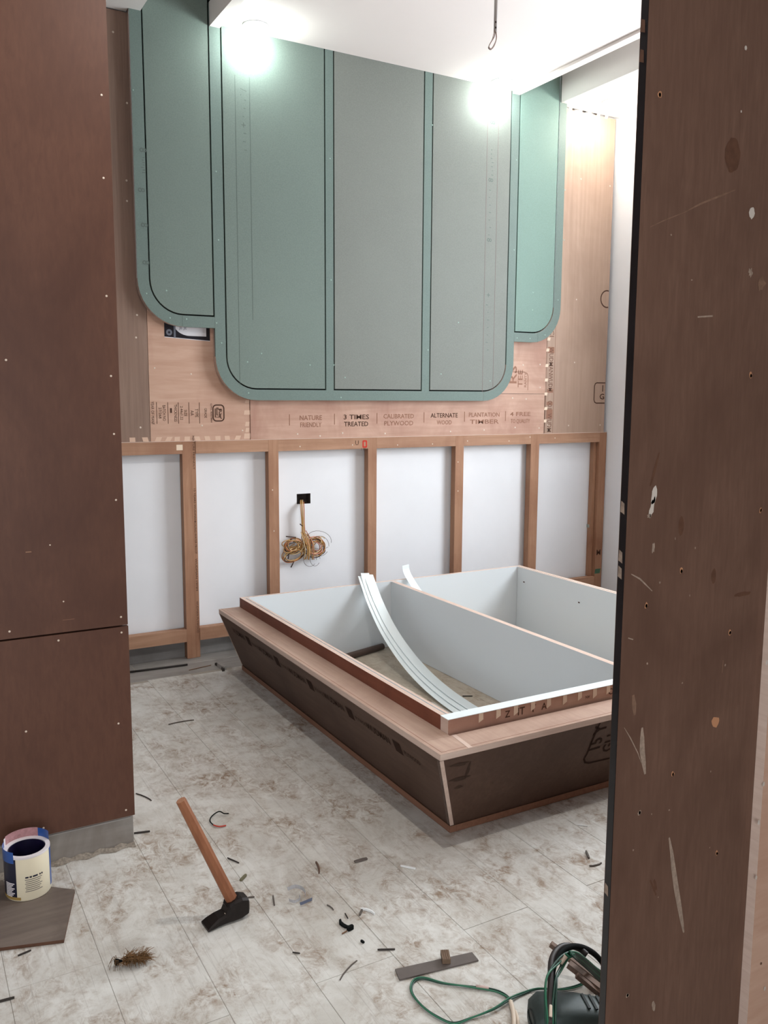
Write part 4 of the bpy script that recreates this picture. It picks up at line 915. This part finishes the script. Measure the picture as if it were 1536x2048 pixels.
chip('rubber_scrap', (680, 1842), (702, 1857), 0.011, 0.006, 'dark', 'curved black rubber scrap in the middle of the floor', 'scrap', bend=-0.008)
chip('rubber_scrap', (695, 1862), (706, 1857), 0.012, 0.012, 'dark', 'upright tip of the black rubber scrap', 'scrap')
chip('wood_splinter', (684, 1869), (694, 1863), 0.003, 0.003, 'wood_chip', 'tiny brown splinter under the black rubber scrap', 'splinter')
chip('twig', (654, 1811), (667, 1821), 0.003, 0.003, TW, 'tiny twig left of the black rubber scrap', 'twig', bend=0.002)
chip('twig', (690, 1828), (696, 1838), 0.003, 0.003, DK, 'tiny dark twig just above the black rubber scrap', 'twig')
chip('rubber_crumb', (722, 1883), (728, 1887), 0.007, 0.005, 'dark', 'black crumb below the black rubber scrap', 'crumb')
chip('twig', (755, 1901), (790, 1900), 0.004, 0.004, DK, 'straight dark twig above the grey laminate strip', 'twig')
chip('twig', (36, 1913), (62, 1902), 0.004, 0.004, DK, 'dark twig below the board offcut at the left', 'twig')
chip('twig', (-5, 2006), (29, 1997), 0.005, 0.005, DK, 'dark twig cut by the lower left picture edge', 'twig')
chip('twig', (585, 1906), (600, 1908), 0.003, 0.003, DK, 'short dark twig at the bottom middle of the floor', 'twig')
chip('wood_splinter', (272, 1588), (303, 1602), 0.004, 0.003, DK, 'thin dark splinter at the edge of the left partition', 'splinter', bend=0.004)
chip('wood_splinter', (432, 1330), (447, 1343), 0.020, 0.014, DK, 'dark chip on the floor between the left stud and the bed', 'chip', bend=0.01)
chip('paper_scrap', (437, 1332), (450, 1340), 0.026, 0.022, 'floor_bare', 'pale crumpled scrap beside the dark chip left of the bed', 'scrap')
chip('wood_splinter', (378, 1341), (422, 1331), 0.006, 0.003, 'wood_chip', 'thin brown splinter right of the long thin rod', 'splinter')
chip('twig', (337, 1450), (388, 1441), 0.006, 0.004, TW, 'thin broken twig on the open floor left of the bed', 'twig', bend=0.006)
chip('wood_splinter', (1172, 1704), (1178, 1718), 0.007, 0.006, TW, 'short splinter on the floor near the black panel edge', 'splinter')
chip('wood_splinter', (1179, 1733), (1203, 1727), 0.005, 0.004, TW, 'curved splinter below the short one near the black panel edge', 'splinter', bend=-0.004)
chip('laminate_sliver', (1155, 1651), (1175, 1653), 0.004, 0.003, WH, 'tiny white sliver in front of the bed near the black panel edge', 'sliver')
chip('wood_splinter', (925, 1393), (945, 1393), 0.006, 0.004, DK, 'dark splinter on the floor inside the bed by the divider', 'splinter')
chip('wood_splinter', (803, 1303), (822, 1309), 0.006, 0.006, DK, 'dark sliver inside the bed at the foot of the divider', 'splinter')
chip('wood_splinter', (820, 1322), (836, 1323), 0.004, 0.003, TW, 'fine splinter inside the bed right of the white strips', 'splinter')
chip('crack_filler', (680, 1961), (714, 1922), 0.004, 0.002, TW, 'thin bent twig running diagonally at the bottom of the floor', 'twig', bend=0.004)
chip('floor_shim', (268, 1668), (300, 1664), 0.006, 0.005, DK, 'dark sliver at the foot of the left partition corner', 'shim')
# curls of clear tape
M['foil'] = plain('silver_tape', (196, 198, 204), 0.2, 0.7, metal=0.5)
def ribbon(pts, w, mat, label, cat, sidev=(0, 0, 1)): return strip(pts, w, label, None, Vector(sidev), 0.0006, mat)
P_ = lambda x, y, z: fl(x, y, z)
o = ribbon([P_(575, 1778, 0.006), P_(590, 1773, 0.012), P_(603, 1776, 0.014), P_(611, 1785, 0.012), P_(610, 1792, 0.008)], 0.010, 'foil', 'shiny curl of silver tape on the floor right of the hammer', 'tape'); o.name = 'tape_curl'; o['category'] = 'tape'
o = ribbon([P_(578, 1800, 0.004), P_(590, 1803, 0.006), P_(600, 1797, 0.008), P_(598, 1791, 0.006)], 0.007, 'foil', 'small silver tape twist below the shiny curl', 'tape'); o.name = 'tape_twist'; o['category'] = 'tape'
o = ribbon([P_(600, 1808, 0.004), P_(612, 1803, 0.008), P_(624, 1798, 0.004)], 0.008, plain('tape_blue_grey', (96, 104, 126), 0.3, 0.5), 'blue-grey tape end right of the silver twist', 'tape'); o.name = 'tape_end'; o['category'] = 'tape'
# black and red wire bit
rw_ = thing('wire_scrap', 'short curved wire scrap, black with a red end, behind the hammer handle', 'wire', fl(440, 1635))
tube('black_wire', smooth_path([fl(457, 1627, 0.004), fl(448, 1627, 0.010), fl(438, 1623, 0.008), fl(424, 1632, 0.004), fl(420, 1642, 0.003), fl(427, 1650, 0.003)], 5), 0.0018, 'dark', rw_, 6)
tube('red_wire', smooth_path([fl(427, 1650, 0.003), fl(438, 1653, 0.004), fl(452, 1651, 0.003)], 5), 0.0022, plain('wire_red', (186, 70, 58), 0.4), rw_, 6)

# ------------------------------------------------------------------ green cable on the floor
M['wire_green'] = plain('wire_green', (44, 104, 78), 0.4, 0.4); M['wire_dgreen'] = plain('wire_dark_green', (26, 62, 50), 0.4, 0.4); M['cream'] = plain('cream_sleeve', (206, 190, 172), 0.6)
gc = thing('green_wire', 'thin green wire looped on the floor under the grey laminate strip', 'wire', fl(920, 2000))
G_ = lambda x, y, z=0.004: fl(760+x/3.072, 1840+y/3.072, z)
base = [(1250, 385), (1180, 410), (1090, 425), (970, 425), (880, 455), (800, 490), (700, 550), (560, 600), (450, 630), (350, 590), (270, 535), (212, 470), (195, 420), (215, 375), (270, 362), (380, 390), (500, 402), (600, 412), (670, 420), (740, 440), (795, 480), (815, 540), (830, 639)]
tube('strand', smooth_path([G_(x, y, 0.0030+0.004*(5 <= i <= 6)) for i, (x, y) in enumerate(base)], 6), 0.0019, 'wire_dgreen', gc, 6)
tube('strand', smooth_path([G_(x+8*math.sin(i*0.9), y+10*math.cos(i*0.7), 0.0042+0.004*(5 <= i <= 6)) for i, (x, y) in enumerate(base)], 6), 0.0019, 'wire_green', gc, 6)
tube('sleeve', [G_(590, 410, 0.004), G_(630, 414, 0.004), G_(668, 421, 0.004)], 0.0042, plain('pink_sleeve', (196, 172, 164), 0.6), gc, 8)
tube('connector', smooth_path([G_(802, 500, 0.006), G_(815, 550, 0.006), G_(822, 600, 0.006), G_(824, 660, 0.006)], 4), 0.0050, 'cream', gc, 8)
tube('connector', smooth_path([G_(830, 560, 0.006), G_(845, 600, 0.006), G_(852, 660, 0.006)], 4), 0.0035, 'cream', gc, 8)

# ------------------------------------------------------------------ power tool, its cable, sticks (by the near panel)
K = lambda x, y, Y: wl(1040+x/7.68, 1880+y/7.68, Y)
tl = thing('power_tool', 'dark green power tool body on the floor beside the near brown panel', 'power tool', fl(1120, 2050))
M['tool'] = plain('tool_green', (56, 66, 65), 0.5, 0.3, var=0.15, vs=50); M['tool_d'] = plain('tool_dark', (28, 34, 34), 0.5, 0.3)
c_ = fl(1125, 2056, 0.0); dx = Vector((0.93, -0.36, 0)).normalized(); dy = Vector((0.36, 0.93, 0)).normalized()
secs = [(-0.066, 0.030, 0.034), (-0.062, 0.040, 0.052), (-0.045, 0.046, 0.064), (-0.010, 0.045, 0.062), (0.035, 0.042, 0.056), (0.075, 0.036, 0.046), (0.110, 0.030, 0.040), (0.118, 0.022, 0.030)]
v = []; f = []; n = 14
for s, w, h in secs:
    for j in range(n):
        a = 2*PI*j/n; ca, sa = math.cos(a), math.sin(a)
        v.append(c_+dx*s+dy*(w*math.copysign(abs(ca)**0.6, ca))+Vector((0, 0, 0.001+h/2+h/2*math.copysign(abs(sa)**0.6, sa))))
for i in range(len(secs)-1):
    for j in range(n): f.append((i*n+j, i*n+(j+1) % n, (i+1)*n+(j+1) % n, (i+1)*n+j))
f += [tuple(range(n-1, -1, -1)), tuple((len(secs)-1)*n+j for j in range(n))]
hou = meshobj('housing', v, f, 'tool', tl, smooth=True)
for k in range(4):
    q = c_+dx*(0.045+k*0.016)+Vector((0, 0, 0.0535-k*0.0038)); slab('vent', [q-dy*0.022, q+dy*0.022, q+dy*0.022+dx*0.005, q-dy*0.022+dx*0.005], (0, 0, 0.003), 'tool_d', hou)
ring = [c_-dx*0.0672+dy*(0.020*math.cos(2*PI*i/20))+Vector((0, 0, 0.030+0.014*math.sin(2*PI*i/20))) for i in range(21)]
tube('badge_ring', ring, 0.0014, 'tool_d', hou, 6)
cb = thing('cable_coil', 'thick black cable arching up beside green wires at the near panel', 'cable', fl(1105, 2040))
def arch(pts, r, mat, n=7): return tube('cable', smooth_path(pts, 6), r, mat, cb, n)
arch([K(500, 1330, 1.155), K(490, 1000, 1.185), K(480, 700, 1.215), K(520, 400, 1.24), K(640, 180, 1.26), K(850, 95, 1.27), K(1080, 170, 1.28), K(1250, 330, 1.28), K(1420, 620, 1.27)], 0.0062, M['dark'], 8)
M['rubber'] = plain('black_rubber', (48, 42, 40), 0.5, 0.3)
arch([K(450, 1330, 1.150), K(450, 1000, 1.18), K(470, 650, 1.21), K(480, 330, 1.245), K(560, 160, 1.265), K(700, 85, 1.275), K(900, 130, 1.275), K(1030, 230, 1.26)], 0.0062, 'rubber', 8)
for i, (a, b_, c2, d2, e2) in enumerate((((400, 1330), (395, 650), (560, 330), (740, 190), (1420, 600)), ((430, 1330), (400, 620), (590, 360), (760, 230), (1420, 650)), ((540, 1330), (560, 700), (600, 480), (780, 250), (1420, 690)),
                                        ((500, 1330), (520, 720), (640, 450), (800, 220), (1420, 560)), ((470, 1330), (540, 640), (620, 420), (720, 215), (1420, 520)))):
    arch([K(*a, 1.150), K(*b_, 1.205), K(*c2, 1.235), K(*d2, 1.25), K(900+i*20, 230+i*25, 1.255), K(1080+i*10, 370+i*25, 1.26), K(*e2, 1.26)], 0.0024, 'wire_green' if i % 2 else 'wire_dgreen', 6)
for i in range(6): arch([K(760+i*8, 180+i*12, 1.248-0.002*i), K(880, 200+i*22, 1.25), K(1020, 300+i*26, 1.255), K(1180, 440+i*28, 1.26), K(1420, 640+i*30, 1.26)], 0.0026, 'wire_dgreen' if i % 3 else 'wire_green', 6)
arch([K(700, 240, 1.243), K(660, 290, 1.243), K(615, 350, 1.24)], 0.0060, 'cream', 8); arch([K(470, 1180, 1.158), K(470, 1090, 1.166), K(470, 1010, 1.175)], 0.0034, 'cream', 8)
arch([K(690, 210, 1.246), K(760, 260, 1.244), K(830, 215, 1.244)], 0.0030, 'wire_green', 6)
stk_m = wood('stick_wood', (112, 88, 76), (142, 116, 100), 'x', None, 0.7, 60, 0.08)
def stick(a, b, w, h, label):
    d = (b-a).normalized(); s = d.cross(Vector((0, 0, 1))).normalized(); u = s.cross(d)
    return tag(slab('wooden_stick', [a-s*w/2-u*h/2, a+s*w/2-u*h/2, a+s*w/2+u*h/2, a-s*w/2+u*h/2], b-a, stk_m), label, 'stick', 'offcut sticks by the near panel')
stick(K(470, 60, 1.360), K(1560, 900, 1.240), 0.012, 0.010, 'long brown wooden stick passing under the black cable, its tip pointing up left')
stick(K(745, 370, 1.290), K(1560, 1000, 1.185), 0.014, 0.012, 'pale wooden stick lying against the brown one beside the near panel')
stick(K(870, 540, 1.255), K(1400, 975, 1.205), 0.010, 0.010, 'lowest dark wooden stick under the green wires beside the near panel')
